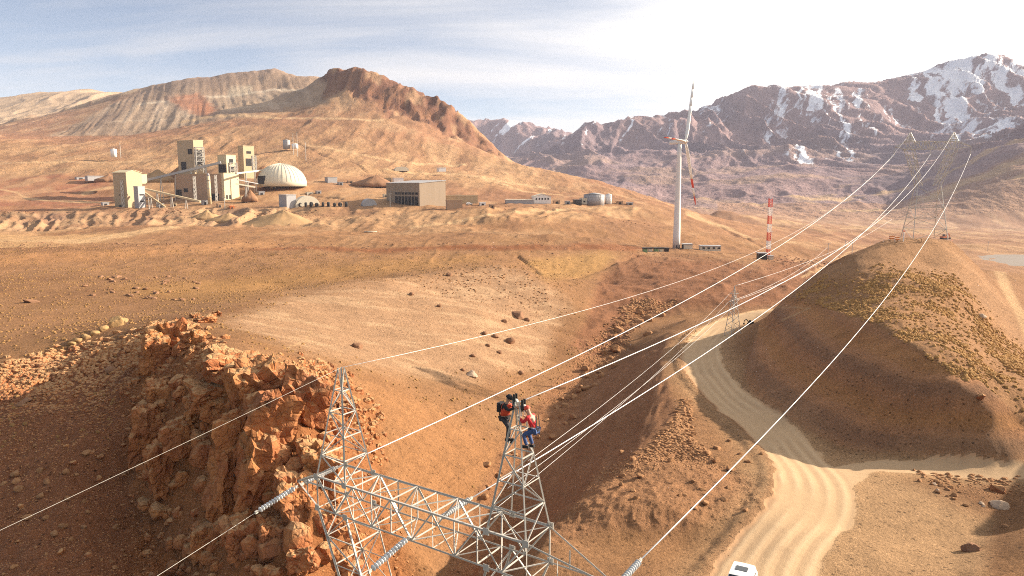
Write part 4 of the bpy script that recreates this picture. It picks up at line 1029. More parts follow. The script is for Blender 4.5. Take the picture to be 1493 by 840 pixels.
# ------------------------------------------------------------------ lattice pylons
_a = MB(); _a.box((0, 0.42, 0.5), (1, 0.16, 1)); _a.box((-0.42, -0.08, 0.5), (0.16, 0.84, 1))
ANGLE = _a.mesh('angle_bar', STEEL)      # unit L-section, length 1 along z
def member(name, a, b, w, parent, roll=0.0):
    a = Vector(a); b = Vector(b); d = b - a
    o = bpy.data.objects.new(name, ANGLE); link(o, parent)
    o.matrix_local = Matrix.Translation(a) @ (d.to_track_quat('Z', 'Y').to_matrix() @ Matrix.Rotation(roll, 3, 'Z')).to_4x4() @ Matrix.Diagonal((w, w, d.length, 1))
    return o
def pylon_members():
    """(part, name, a, b, width) of a flat-line lattice tower; x along the crossarm, y along the line, z up"""
    out = []
    def tr(part, A0, A1, n, w, wl, nm='brace', rungs=True):
        # 4-legged tapering truss between rings A0 (4 corners) and A1
        for i in range(4): out.append((part, 'leg', A0[i], A1[i], wl))
        L_ = lambda i, t: tuple(A0[i][k] + (A1[i][k] - A0[i][k]) * t for k in range(3))
        for s in range(n):
            t0, t1 = s / n, (s + 1) / n
            for i in range(4):
                j = (i + 1) % 4
                if (s + i) % 2: out.append((part, nm, L_(i, t0), L_(j, t1), w))
                else: out.append((part, nm, L_(j, t0), L_(i, t1), w))
                if rungs and s: out.append((part, 'strut', L_(i, t0), L_(j, t0), w))
    def ring(cx, hx, hy, z): return [(cx - hx, -hy, z), (cx + hx, -hy, z), (cx + hx, hy, z), (cx - hx, hy, z)]
    zt, zb = 18.6, 17.2
    for sx in (-1, 1):
        h = 'horn_left' if sx < 0 else 'horn_right'; c = 'column_left' if sx < 0 else 'column_right'
        tr(h, ring(sx * 4.5, .85, .8, zt), ring(sx * 4.5, .09, .09, 23.35), 5, .055, .085)
        tr(c, ring(sx * 4.5, .85, .8, zb), ring(sx * 1.9, .55, .8, 10.2), 6, .06, .10)
    tr('body', ring(0, 2.45, .8, 10.2), ring(0, 3.6, 3.6, 0.0), 5, .07, .13)
    # box-beam crossarm
    xs_ = [-5.35 + 10.7 * i / 10 for i in range(11)]
    for y in (-.8, .8):
        for z in (zt, zb): out.append(('beam', 'chord', (-5.35, y, z), (5.35, y, z), .10))
        for i, x in enumerate(xs_):
            out.append(('beam', 'strut', (x, y, zb), (x, y, zt), .06))
            if i < 10:
                a, b = ((zb, zt) if i % 2 else (zt, zb))
                out.append(('beam', 'brace', (x, y, a), (xs_[i + 1], y, b), .085))
        for sx in (-1, 1):
            tip = (7.5 * sx if sx < 0 else 8.3, y * .12, zb + .45)
            for z in (zt, zb): out.append(('beam', 'chord', (sx * 5.35, y, z), tip, .09))
            out.append(('beam', 'strut', (sx * 6.4, y * .56, zb + .22), (sx * 6.4, y * .56, zt - .5), .05))
    for z in (zt, zb):
        for i, x in enumerate(xs_):
            out.append(('beam', 'strut', (x, -.8, z), (x, .8, z), .06))
            if i < 10: out.append(('beam', 'brace', (x, -.8 if i % 2 else .8, z), (xs_[i + 1], .8 if i % 2 else -.8, z), .055))
    return out
PM = pylon_members()
LINE_RZ = math.atan2(-.556, .83)
NP = Vector((-3.5, 27.7, CZ - 31.0))
near_p = thing('lattice_pylon', NP, LINE_RZ, 'near grey steel lattice pylon with wide box crossarm and two workers on one peak', 'pylon', 'pylons of the power line')
for part, nm, a, b, w in PM: member(nm, a, b, w * .72, near_p, random.choice((0, 1.57, 3.14)))
pl = MB()
for sx in (-1, 1):
    for y in (-.8, .8):
        for z in (18.6, 17.2):
            for dx in (-.85, .85): pl.box((sx * 4.5 + dx, y * 1.07, z), (.26, .02, .26))
for i, q in enumerate(range(0, len(pl.v), 8)):
    pp = MB(); pp.add(pl.v[q:q + 8], [(3, 2, 1, 0), (4, 5, 6, 7), (0, 1, 5, 4), (1, 2, 6, 5), (2, 3, 7, 6), (3, 0, 4, 7)]); pp.obj('gusset_plate', STEEL, near_p)
fg = P(1345, 346, Y=165)
FP = Vector((P(1347, 346, Y=165)[0], 165.0, float(gz(np.array([P(1347, 346, Y=165)[0]]), np.array([165.0]))[0]) - 0.2))
LINE_DIR = Vector((FP.x - NP.x, FP.y - NP.y, 0)).normalized()
FRZ = math.atan2(-LINE_DIR.x, LINE_DIR.y) 
far_p = thing('lattice_pylon', FP, R(-8), 'grey steel lattice pylon standing on top of the cut hill', 'pylon', 'pylons of the power line')
fparts = {}
def fz(p): return (p[0], p[1], p[2] * 1.16 if p[2] <= 18.6 else 21.58 + (p[2] - 18.6) * .42)
for part, nm, a, b, w in PM: fparts.setdefault(part, MB()).bar(fz(a), fz(b), w * 1.05)
for k, mb in fparts.items(): mb.obj({'horn_left': 'horn', 'horn_right': 'horn', 'column_left': 'column', 'column_right': 'column', 'body': 'body_truss', 'beam': 'crossarm'}[k], STEEL, far_p)
ZK = (FP.z * 0)
def npt(x, y, z): return near_p_m @ Vector((x, y, z))
near_p_m = Matrix.Translation(NP) @ Matrix.Rotation(LINE_RZ, 4, 'Z')
far_p_m = Matrix.Translation(FP) @ Matrix.Rotation(R(-8), 4, 'Z')

# insulator strings
_d = MB(); _d.cyl((0, 0, -.03), (0, 0, .0), .03, .125, 12); _d.cyl((0, 0, 0), (0, 0, .035), .125, .10, 12)
DISC = _d.mesh('disc', GLASSY, True)
_rod = MB(); _rod.cyl((0, 0, 0), (0, 0, 1), 0.02, 0.02, 8); ROD = _rod.mesh('rod', STEEL)
def insulator(a, b, label, group, n=14):
    a = Vector(a); b = Vector(b); d = b - a
    o = thing('insulator_string', a, 0, label, 'insulator', group)
    q = d.to_track_quat('Z', 'Y'); o.rotation_mode = 'QUATERNION'; o.rotation_quaternion = q
    put('rod', ROD, o, (0, 0, 0), (0, 0, 0), (1, 1, d.length))
    for i in range(n): put('disc', DISC, o, (0, 0, d.length * (0.12 + 0.76 * i / (n - 1))))
    for t in (0.03, 0.97):
        m = MB(); m.box((0, 0, d.length * t), (.07, .12, .14)); m.obj('clamp', STEEL, o)
    return b
def cable(name, a, b, sag, r, label, cat, group=None, n=48, mat=None):
    a = Vector(a); b = Vector(b); rs = []
    side = (b - a).cross(Vector((0, 0, 1))).normalized()
    pts_ = [a.lerp(b, i / n) - Vector((0, 0, 4 * sag * (i / n) * (1 - i / n))) for i in range(n + 1)]
    for i, p in enumerate(pts_):
        t = (pts_[min(i + 1, n)] - pts_[max(i - 1, 0)]).normalized(); up_ = side.cross(t)
        rs.append([p + (side * math.cos(k * math.pi / 3) + up_ * math.sin(k * math.pi / 3)) * r for k in range(6)])
    m = MB(); m.rings(rs)
    return tag(m.obj(name, mat or CABLE, None, True), label, cat, group)
CR = 0.027
fd = (far_p_m @ Vector((0, -1, 0)) - far_p_m @ Vector((0, 0, 0)))
BACK = Vector((-.48, -.872, -.11))
for k, (lx, wh) in enumerate(((-7.5, 'left tip'), (0.0, 'middle'), (8.3, 'right tip'))):
    att = npt(lx, .1 if k != 1 else .9, 17.4); fend = far_p_m @ Vector((lx, 0, 20.3))
    fin = fend - Vector((0, 0, 1.5))
    insulator(fend, fin, 'small hanging insulator string on the hilltop pylon', 'insulators of the hilltop pylon', 8)
    d = (fin - att).normalized(); d.z -= 0.06; e = att + d.normalized() * 2.2
    wds = ('far crossarm tip', 'middle of the crossarm', 'tip beside the manned peak')[k]
    insulator(att, e, 'grey insulator string pulling towards the hilltop pylon from the ' + wds, 'line side insulators of the near pylon')
    cable('power_cable', e, fin, (3.6, 4.2, 4.8)[k], CR, 'bright thick power cable running to the hilltop pylon from the ' + wds, 'cable', 'power cables to the hilltop')
    att2 = npt(lx, -.1 if k != 1 else -.9, 17.4); e2 = att2 + BACK * 2.5
    insulator(att2, e2, 'grey insulator string pulling down valley from the ' + wds, 'back side insulators of the near pylon')
    if k < 2: cable('power_cable', e2, e2 + BACK * 42 + Vector((0, 0, 1.0)), 0.4, 0.009, 'thin power cable leaving the pylon down valley from the ' + wds, 'cable', 'power cables down valley', mat=STEEL)
for sx, wh in ((-1, 'bare'), (1, 'manned')):
    a = npt(sx * 4.5, 0, 23.35); b = far_p_m @ Vector((sx * 4.5, 0, 23.55))
    cable('earth_wire', a, b, 6.5 if sx < 0 else 5.2, 0.010 if sx < 0 else .02, 'thin bright earth wire from the %s peak to the hilltop pylon' % wh, 'cable', 'earth wires to the hilltop')
    if sx < 0: cable('earth_wire', a, a + BACK * 45 + Vector((0, 0, .8)), 0.3, 0.005, 'thin earth wire going down valley from the %s peak' % wh, 'cable', 'earth wires down valley', mat=STEEL)

# small lattice tower by the road
def small_tower():
    g = gpix(1068, 490); hgt = 75 * g.y / F
    o = thing('small_lattice_tower', g, R(20), 'small steel lattice tower with short arms standing beside the dirt road bend', 'pylon')
    B0, B1 = 1.35, .28
    def c(i, t):
        s = B0 + (B1 - B0) * t; sx, sy = ((-1, -1), (1, -1), (1, 1), (-1, 1))[i]; return (sx * s, sy * s, hgt * .82 * t)
    for i in range(4):
        m = MB(); m.bar(c(i, 0), c(i, 1), .12); m.obj('leg', STEEL, o)
    for s in range(8):
        t0, t1 = s / 8, (s + 1) / 8
        for i in range(4):
            j = (i + 1) % 4
            m = MB(); m.bar(c(i, t0) if s % 2 else c(j, t0), c(j, t1) if s % 2 else c(i, t1), .075); m.obj('brace', STEEL, o)
    m = MB(); 
    for i in range(4): m.bar(c(i, 1), (0, 0, hgt), .09)
    m.obj('peak', STEEL, o)
    arms = []
    for z, sx, L_ in ((.68, -1, 1.5), (.72, 1, 1.5), (.84, -1, 1.3), (.84, 1, 1.3)):
        m = MB(); m.bar((0, -.2, hgt * z), (sx * L_, 0, hgt * (z + .01)), .09); m.bar((0, .2, hgt * z), (sx * L_, 0, hgt * (z + .01)), .09); m.bar((0, 0, hgt * (z + .07)), (sx * L_, 0, hgt * (z + .01)), .07); m.obj('arm', STEEL, o)
        arms.append(Matrix.Translation(g) @ Matrix.Rotation(R(20), 4, 'Z') @ Vector((sx * L_, 0, hgt * (z + .01))))
    for k, a in enumerate(arms[:3]):
        e = Vector(P((715, 740, 770)[k], (748, 712, 672)[k], Y=60))
        cable('distribution_wire', a, e + (e - a) * 0.0, 1.2, 0.016, 'thin wire from the small lattice tower crossing over the gully', 'cable', 'wires of the small tower')
    top = Matrix.Translation(g) @ Vector((0, 0, hgt))
    for k, (px, py, Yd) in enumerate(((1206, 361, 330), (1236, 352, 335), (1300, 320, 345))):
        e = Vector(P(px, py, Y=Yd)); 
        cable('distribution_wire', arms[k] if k < 2 else top, e, 2.5, 0.03, 'thin wire from the small lattice tower running up the valley', 'cable', 'wires of the small tower up valley')
small_tower()

# ------------------------------------------------------------------ wind turbine
WHITE = plain('white_paint', (0.72, 0.70, 0.67), 0.45, 0, 0.06, 0.3)
RED = plain('red_paint', (0.62, 0.07, 0.035), 0.5, 0, 0.12, 0.4)
DARK = plain('dark_metal', (0.04, 0.038, 0.036), 0.5, 0.2, 0.2, 2.0)
def turbine():
    g = gpix(986, 362); k = g.y / (F * 0.99); ht = 149 * k
    o = thing('wind_turbine', g - Vector((0, 0, .3)), 0, 'tall white wind turbine with red banded blade tips on the valley floor', 'wind turbine')
    m = MB(); rs = []
    for i in range(9):
        t = i / 8; r = (7.0 * (1 - t) + 3.6 * t) * k * .78; rs.append([(r * math.cos(a * math.pi / 14), r * math.sin(a * math.pi / 14), ht * t) for a in range(28)])
    m.rings(rs); m.obj('tower', WHITE, o, True)
    for t in (.34, .68):
        m = MB(); r = (7.0 * (1 - t) + 3.6 * t) * k * .78; m.cyl((0, 0, ht * t - .12), (0, 0, ht * t + .12), r + .06, r + .05, 28); m.obj('flange', WHITE, o, True)
    m = MB(); m.box((-.6 * k, -5.4 * k, 3.2 * k), (1.7 * k, .12, 5 * k)); m.obj('door', DARK, o)
    m = MB(); m.box((2.2 * k, -5.5 * k, 1.2 * k), (1.6 * k, 1.5 * k, .2)); m.bar((3, -5.5 * k, 0), (3, -5.5 * k, 1.2 * k), .12); m.obj('entry_steps', DARK, o)
    # nacelle: axis points right and slightly towards the camera
    az = R(-28); ax = Vector((math.cos(az), math.sin(az), .05)).normalized(); sd = Vector((-ax.y, ax.x, 0)).normalized(); up_ = ax.cross(sd)
    c0 = Vector((0, 0, ht + 2.6 * k)); m = MB(); rs = []
    for d_, hh, ww in ((-15, 2.2, 2.2), (-13.5, 3.6, 3.4), (-6, 4.4, 4.2), (2, 4.4, 4.2), (5, 3.6, 3.6)):
        rs.append([c0 + ax * d_ * k + (sd * (ww * math.copysign(abs(math.cos(q)) ** .5, math.cos(q))) + up_ * (hh * math.copysign(abs(math.sin(q)) ** .5, math.sin(q)))) * k * .62 for q in [math.pi * 2 * i / 16 for i in range(16)]])
    m.rings(rs); nac = m.obj('nacelle', WHITE, o, True)
    hubc = c0 + ax * 8 * k; m = MB(); rs = []
    for d_, r in ((-3.4, 2.7), (-1, 3.2), (1.6, 2.6), (3.6, 1.2), (4.3, .2)): rs.append([hubc + ax * d_ * k + (sd * math.cos(q) + up_ * math.sin(q)) * r * k for q in [math.pi * 2 * i / 16 for i in range(16)]])
    m.rings(rs); m.obj('hub', WHITE, o, True)
    L_ = 104 * k
    for b in range(3):
        th = R(30 + 120 * b)     # from straight up, turning towards sd
        dr = up_ * math.cos(th) + sd * math.sin(th); ch = dr.cross(ax).normalized()
        prof = []
        for i in range(15):
            t = i / 14; cw = (1.15 + 1.5 * math.sin(min(t / .22, 1) * math.pi / 2) * (1 - t) ** .75 + .25 * (1 - t)) * k * (1.0 if t < .97 else .45); th_ = (.95 * (1 - t) ** 1.5 + .13) * k
            tw = R(66 + 16 * (1 - t)); cd = ch * math.cos(tw) + ax * math.sin(tw); nd = dr.cross(cd)
            p = hubc + dr * (1.5 * k + (L_ - 1.5 * k) * t)
            prof.append([p + cd * (cw * math.cos(q) + .35 * cw) + nd * th_ * math.sin(q) for q in [math.pi * 2 * j / 10 for j in range(10)]])
        def seg(a, e, nm, mat, par): mm = MB(); mm.rings(prof[a:e + 1]); return mm.obj(nm, mat, par, True)
        bl = seg(0, 8, 'blade', WHITE, o); seg(8, 10, 'red_band' if b else 'overlit_band', RED if b else WHITE, bl); seg(10, 12, 'white_band', WHITE, bl); seg(12, 14, 'red_tip' if b else 'overlit_tip', RED if b else WHITE, bl)  # upper blade's red marks coloured white, as if burnt out by sunlight
turbine()

# ------------------------------------------------------------------ red and white mast
def mast():
    g = gpix(1119, 375); k = g.y / F; h = 85 * k; w = 3.2 * k
    o = thing('lattice_mast', g, R(25), 'red and white banded lattice mast standing right of the wind turbine', 'mast')
    nb = 7
    for b in range(nb):
        mat = RED if b % 2 == 0 else WHITE; m = MB(); z0, z1 = h * b / nb, h * (b + 1) / nb
        cs = [(w * math.cos(a), w * math.sin(a)) for a in (R(90), R(210), R(330))]
        for i in range(3):
            m.bar((*cs[i], z0), (*cs[i], z1), .26)
            for s in range(4):
                za, zb_ = z0 + (z1 - z0) * s / 4, z0 + (z1 - z0) * (s + 1) / 4
                m.bar((*cs[i], za), (*cs[(i + 1) % 3], zb_), .18); m.bar((*cs[i], za), (*cs[(i + 1) % 3], za), .14)
        m.obj('red_section' if b % 2 == 0 else 'white_section', mat, o)
    m = MB(); m.cyl((.0, 0, h), (0, 0, h + 3 * k), .1, .06, 6); m.obj('antenna', WHITE, o)
    g2 = gpix(1123, 376); o2 = thing('lamp_pole', g2, 0, 'slim white pole beside the red and white mast', 'pole')
    m = MB(); m.cyl((0, 0, 0), (0, 0, 38 * k), .16, .1, 8); m.obj('pole', WHITE, o2); m = MB(); m.box((.4, 0, 38 * k), (1.2, .4, .2)); m.obj('lamp_head', WHITE, o2)
mast()

# ------------------------------------------------------------------ mine buildings
TAN = plain('tan_cladding', (0.43, 0.32, 0.19), 0.6, 0, 0.10, 0.25, 0, 0.3, streak=(2.5, 2.5, .15))
CREAM = plain('cream_cladding', (0.55, 0.45, 0.28), 0.6, 0, 0.10, 0.25, 0, 0.3, streak=(2.5, 2.5, .15))
BROWNC = plain('brown_cladding', (0.40, 0.26, 0.16), 0.65, 0, 0.14, 0.2, 0, 0.3, streak=(2.5, 2.5, .15))
WSHOP = plain('workshop_cladding', (0.30, 0.225, 0.155), 0.65, 0, 0.12, 0.2, 0, 0.3, streak=(2.5, 2.5, .15))
GREY = plain('grey_cladding', (0.34, 0.33, 0.33), 0.6, 0, 0.12, 0.3, 0, 0.3)
PALEW = plain('pale_fabric', (0.60, 0.54, 0.42), 0.7, 0, 0.06, 0.2)
GREEN = plain('green_paint', (0.16, 0.26, 0.13), 0.6, 0, 0.2, 0.5)
RUBBER = plain('black_rubber', (0.028, 0.026, 0.025), 0.85, 0, 0.3, 1.0)
DARKIN = plain('dark_opening', (0.03, 0.028, 0.027), 0.9, 0, 0.2, 1.0)
ORANGE = plain('orange_paint', (0.60, 0.17, 0.04), 0.6, 0, 0.15, 0.8)
def anchor(px, py, ylo=300.0):
    g = gpix(px, py, ylo); return g, g.y / (F * math.cos(math.atan((420 - py) / F)))
def bld(name, label, px, py, a, b, h, phi, wall=TAN, roof='flat', rmat=None, cat='building', group=None, doors=(), wins=(), ylo=300.0, sink=1.2, Y0=None, base=None):
    """corner at pixel px,py; left face a px, right face b px, height h px; faces listed as (face,u0,u1,z0,z1) in 0..1"""
    if Y0 is None: g, k = anchor(px, py, ylo)
    else: g = Vector(P(px, py, Y=Y0)); k = Y0 / F
    az = -math.atan2(g.x, g.y); ph = R(phi)
    W_ = max(b, .5) * k / math.cos(ph) / math.cos(az); D_ = max(a, .5) * k / math.sin(ph) / math.cos(az); Hh = h * k
    if base is not None: W_, D_ = base
    o = thing(name, g, ph + az, label, cat, group)
    rm = rmat or wall
    m = MB()
    if roof == 'flat':
        m.box((W_ / 2, D_ / 2, Hh / 2 - sink / 2), (W_, D_, Hh + sink)); m.obj('wall', wall, o)
        m = MB(); m.box((W_ / 2, D_ / 2, Hh + .25), (W_ + .5, D_ + .5, .5)); m.obj('roof', rm, o)
    elif roof == 'gable':      # ridge along local y
        m.prism([(0, -sink), (W_, -sink), (W_, Hh), (W_ / 2, Hh + W_ * .14), (0, Hh)], 0, D_); m.obj('wall', wall, o)
        for s in (0, 1):
            m = MB(); x0, x1 = (-.5, W_ / 2) if s == 0 else (W_ / 2, W_ + .5)
            z0, z1 = (Hh - .15, Hh + W_ * .14) if s == 0 else (Hh + W_ * .14, Hh - .15)
            m.prism([(x0, z0 + .02), (x1, z1 + .02), (x1, z1 + .4), (x0, z0 + .4)], -.5, D_ + .5); m.obj('roof', rm, o)
    elif roof == 'mono':       # rises along local x
        m.prism([(0, -sink), (W_, -sink), (W_, Hh * 1.12), (0, Hh)], 0, D_); m.obj('wall', wall, o)
        m = MB(); m.prism([(-.5, Hh + .02), (W_ + .5, Hh * 1.12 + .02), (W_ + .5, Hh * 1.12 + .5), (-.5, Hh + .5)], -.5, D_ + .5); m.obj('roof', rm, o)
    elif roof == 'arch':       # vault along local y
        ar = [(W_ / 2 + W_ / 2 * math.cos(t), Hh * math.sin(t)) for t in [math.pi * i / 12 for i in range(13)]]
        m.prism([(0, -sink)] + [(W_, -sink)] + ar[:-1] + [(0, 0)], 0, D_); m.obj('shell', wall, o, False)
    def face(nm, q, mat, prd):
        f_, u0, u1, z0, z1 = q; m = MB()
        if f_ == 'r': m.box(((u0 + u1) / 2 * W_, -prd / 2, (z0 + z1) / 2 * Hh), ((u1 - u0) * W_, prd, (z1 - z0) * Hh))
        else: m.box((-prd / 2, (u0 + u1) / 2 * D_, (z0 + z1) / 2 * Hh), (prd, (u1 - u0) * D_, (z1 - z0) * Hh))
        return m.obj(nm, mat, o)
    for q in doors: face('door', q, DARKIN, .3)
    for q in wins: face('window', q, DARKIN, .25)
    return o, g, k, W_, D_, Hh
def frame_tower(name, label, px, py, wpx, hpx, lev, mat=STEEL, Y0=None):
    if Y0: g = Vector(P(px, py, Y=Y0)); k = Y0 / F
    else: g, k = anchor(px, py)
    o = thing(name, g, R(35), label, 'tower'); w = wpx * k / 2.6; h = hpx * k
    cs = [(-w, -w), (w, -w), (w, w), (-w, w)]
    for c in cs:
        m = MB(); m.bar((*c, -1), (*c, h), .8); m.obj('column', mat, o)
    for l in range(1, lev + 1):
        z = h * l / lev
        m = MB(); m.box((0, 0, z), (2 * w + .6, 2 * w + .6, .5)); m.obj('deck', mat, o)
        m = MB()
        for i in range(4): m.bar((*cs[i], z - h / lev), (*cs[(i + 1) % 4], z), .4); 
        m.obj('brace', mat, o)
    return o
def conveyor(label, p0, p1, wpx, mat, legs=3, gal=True):
    (ax_, ay_, aY), (bx_, by_, bY) = p0, p1
    a = Vector(P(ax_, ay_, Y=aY)); b = Vector(P(bx_, by_, Y=bY)); k = aY / F; w = wpx * k
    o = thing('conveyor', a, 0, label, 'conveyor', 'conveyors of the crushing plant'); d = b - a
    m = MB(); m.bar((0, 0, 0), d, w * 1.0, w * .8); m.obj('gallery', mat, o)
    for i in range(1, legs + 1):
        q = d * (i / (legs + 1)); zg = float(gz(np.array([a.x + q.x]), np.array([a.y + q.y]))[0]) - a.z
        if q.z - zg < 1.5: continue
        m = MB(); m.bar((q.x - w * .6, q.y, zg - .5), (q.x - .2, q.y, q.z), .5); m.bar((q.x + w * .6, q.y, zg - .5), (q.x + .2, q.y, q.z), .5); m.obj('trestle', STEEL, o)
    return o

# crusher house
bld('crusher_house', 'tall tan gable roofed crusher house at the end of the plant', 187, 303, 15, 18, 50, 38, TAN, 'gable', CREAM, doors=(('l', .3, .7, 0, .07), ('r', .55, .95, 0, .1)), wins=(('l', .55, .62, .35, .38),))
bld('lift_tower', 'grey ribbed lift tower built against the crusher house', 203, 304, 5, 8, 31, 38, GREY, 'flat', wins=(('r', .2, .8, .3, .36), ('r', .2, .8, .6, .66)))
bld('transfer_box', 'small cream transfer box behind the crusher house', 206, 266, 2, 7, 11, 35, CREAM, 'flat', Y0=720)
conveyor('long pale conveyor gallery sloping down from the crusher house', (208, 275, 650), (292, 294, 640), 3.2, CREAM, 3)
conveyor('lower narrow conveyor from the crusher house to the yard', (209, 279, 652), (241, 302, 640), 2.2, TAN, 2)
conveyor('dark conveyor gallery climbing to the middle screening tower', (212, 263, 730), (322, 237, 740), 4.2, GREY, 4)
conveyor('white conveyor running from the mill building to the dome', (344, 253, 690), (384, 248, 760), 2.6, PALEW, 2)
conveyor('pale short conveyor beside the brown ore pile', (344, 268, 680), (372, 273, 690), 2.4, PALEW, 1)
conveyor('thin conveyor under the white one beside the mill building', (346, 262, 684), (376, 268, 705), 1.5, GREY, 1)
# mill building
bld('mill_building', 'big mill building with long brown side and end wall coloured cream as sunlit', 327, 292, 64, 19, 37, 42, BROWNC, 'flat', TAN, doors=(('l', .1, .3, 0, .25), ('r', .15, .45, 0, .28)), wins=(('l', .55, .62, .3, .45), ('l', .72, .8, .3, .45), ('l', .85, .97, .05, .4)))
o_, g_, k_, W_, D_, H_ = bld('mill_lit_face', 'added cream slab colouring the mill building end wall as sunlit', 328, 292.4, 3, 19, 38.5, 42, CREAM, 'flat', CREAM, wins=(('r', .1, .2, .05, .2), ('r', .3, .4, .05, .2)))  # extra slab in lighter cladding stands for sunlight on the end wall
g, k = anchor(306, 298); st = thing('dust_stack', g, 0, 'pale round dust stack rising in front of the mill building', 'stack')
m = MB(); m.cyl((0, 0, -1), (0, 0, 40 * k), 2.6 * k, 2.3 * k, 16); m.obj('shaft', CREAM, st, True)
for z in (10, 22, 34): m = MB(); m.cyl((0, 0, z * k), (0, 0, (z + .7) * k), 3.0 * k, 3.0 * k, 16); m.obj('ring', GREY, st, True)
m = MB(); m.cyl((0, 0, 40 * k), (0, 0, 44 * k), 2.3 * k, 1.2 * k, 16); m.obj('cap', GREY, st, True)
# screening towers
bld('screening_tower', 'highest tan screening tower with open steel frame side', 284, 249, 20, 12, 43, 35, TAN, 'flat', CREAM, Y0=760, sink=6, wins=(('l', .1, .35, .55, .72), ('r', .1, .9, .2, .7)), doors=(('l', .5, .8, 0, .3),))
frame_tower('steel_frame', 'open steel frame standing against the highest screening tower', 292, 250, 14, 34, 5, STEEL, 752)
bld('screening_tower', 'middle cream screening tower at the top of the dark conveyor', 331, 253, 11, 12, 26, 40, CREAM, 'flat', CREAM, Y0=742, sink=8, wins=(('r', .2, .8, .1, .4), ('l', .1, .9, .05, .5), ('r', .3, .7, .55, .8)))
frame_tower('steel_frame', 'open steel frame beside the middle screening tower', 340, 254, 12, 16, 3, STEEL, 736)
bld('screening_tower', 'narrow tan tower behind the middle screening tower', 356, 249, 7, 14, 35, 32, TAN, 'flat', CREAM, Y0=775, sink=8, wins=(('r', .3, .7, .7, .8), ('r', .2, .8, .2, .5)))
frame_tower('steel_frame', 'open steel frame against the narrow tan tower', 371, 250, 6, 22, 4, STEEL, 770)
# ore dome
def dome():
    g, k = anchor(411, 265); g = Vector(P(411, 266, Y=760)); k = 760 / F; r = 34.5 * k; h = 27 * k
    o = thing('ore_dome', g, 0, 'big cream ribbed dome covering the ore stockpile', 'dome')
    m = MB(); rs = []
    for i in range(9):
        t = R(8) + R(80) * i / 8; rs.append([(r * 1.01 * math.cos(t) * math.cos(a), r * 1.01 * math.cos(t) * math.sin(a), h * (math.sin(t) - .1) / .9) for a in [2 * math.pi * j / 40 for j in range(40)]])
    rs = [[(p[0], p[1], -4) for p in rs[0]]] + rs
    m.rings(rs); m.obj('shell', PALEW, o, True)
    for j in range(36):
        a = 2 * math.pi * j / 36; m = MB()
        for i in range(8):
            t0 = R(8) + R(80) * i / 8; t1 = R(8) + R(80) * (i + 1) / 8; q = lambda t: (r * 1.02 * math.cos(t) * math.cos(a), r * 1.02 * math.cos(t) * math.sin(a), h * 1.005 * (math.sin(t) - .1) / .9)
            m.bar(q(t0), q(t1), .22)
        m.obj('rib', PALEW, o)
    m = MB(); m.box((-.55 * r, -.80 * r, 2.4), (7, 5, 8)); m.obj('entry', DARKIN, o)
dome()
# ore piles
def pile(px, py, wpx, hpx, label, mat, Y0):
    g = Vector(P(px, py, Y=Y0)); k = Y0 / F
    n_, m_ = 56, 16; rad = wpx / 2 * k; rs = []
    a = np.linspace(0, 2 * math.pi, n_, endpoint=False)
    lob = 1 + .22 * fbm(np.cos(a) * 1.6 + px, np.sin(a) * 1.6 + py, 3, 5)
    for i in range(m_):
        t = i / (m_ - 1); rr = rad * lob * (1 - t) + .01
        x = rr * np.cos(a) + rad * .12 * t; y = rr * .8 * np.sin(a)
        z = hpx * k * (t ** 1.05 - .06 * t ** 3) * (1 + .22 * fbm(x / rad * 3 + px, y / rad * 3, 3, 6)) + .05 * hpx * k * (ridged(a * 6 + px, t * 1.5 + 0 * a, 2, 8) - .5) * (t < .95) - (3 if i == 0 else 0)
        rs.append(list(zip(x, y, z)))
    m = MB(); m.rings(rs); o = m.obj('ore_pile', mat, None, True); o.location = g; return tag(o, label, 'ore pile', 'ore piles of the plant')
EARTH = plain('ore_earth', (0.34, 0.215, 0.11), .95, 0, .25, .2, .3, .1); EARTHR = plain('red_earth', (0.27, 0.145, 0.08), .95, 0, .25, .2, .3, .1)
pile(228, 262, 52, 15, 'broad tan ore pile behind the crusher house', EARTH, 770)
pile(262, 258, 40, 17, 'red brown ore pile left of the highest screening tower', EARTHR, 790)
pile(383, 256, 34, 15, 'brown ore pile partly hidden by the dome', EARTHR, 800)
pile(364, 289, 24, 13, 'small brown ore pile right of the mill building', EARTHR, 690)
pile(158, 262, 40, 8, 'low red earth mound left of the plant', EARTHR, 800)
pile(545, 268, 62, 14, 'long low red earth bank behind the workshop', EARTHR, 830)
# yard buildings
bld('arch_shelter', 'grey arched fabric shelter beside the row of tyres', 431, 303, 4, 34, 17, 14, PALEW, 'arch')
bld('storage_shed', 'dark flat roofed shed against the arched shelter', 418, 302, 10, 13, 17, 30, GREY, 'flat')
bld('fabric_tent', 'pale grey arched tent in the yard near the workshop', 529, 301, 3, 20, 11, 12, GREY, 'arch')
bld('workshop', 'large brown truck workshop with a row of high bay doors', 612, 301, 50, 38, 33, 33, WSHOP, 'mono', GREY, doors=tuple(('l', .05 + i * .1, .12 + i * .1, 0, .42) for i in range(7)), wins=tuple(('l', .05 + i * .1, .12 + i * .1, .5, .6) for i in range(7)))
bld('brown_container', 'brown container box in front of the workshop', 652, 306, 2, 22, 13, 10, BROWNC, 'flat')
bld('tan_container', 'tan container row between workshop and brown box', 652, 297, 2, 44, 11, 8, TAN, 'flat', ylo=640)
bld('dark_shed', 'small dark blue shed on the upper yard', 478, 267, 4, 13, 8, 20, GREY, 'flat', Y0=820)
bld('site_cabin', 'low grey cabin on the upper yard', 548, 266, 3, 22, 6, 10, TAN, 'flat', Y0=840)
bld('site_cabin', 'white cabin next to the low grey cabin', 574, 266, 2, 14, 6, 10, WHITE, 'flat', Y0=838)
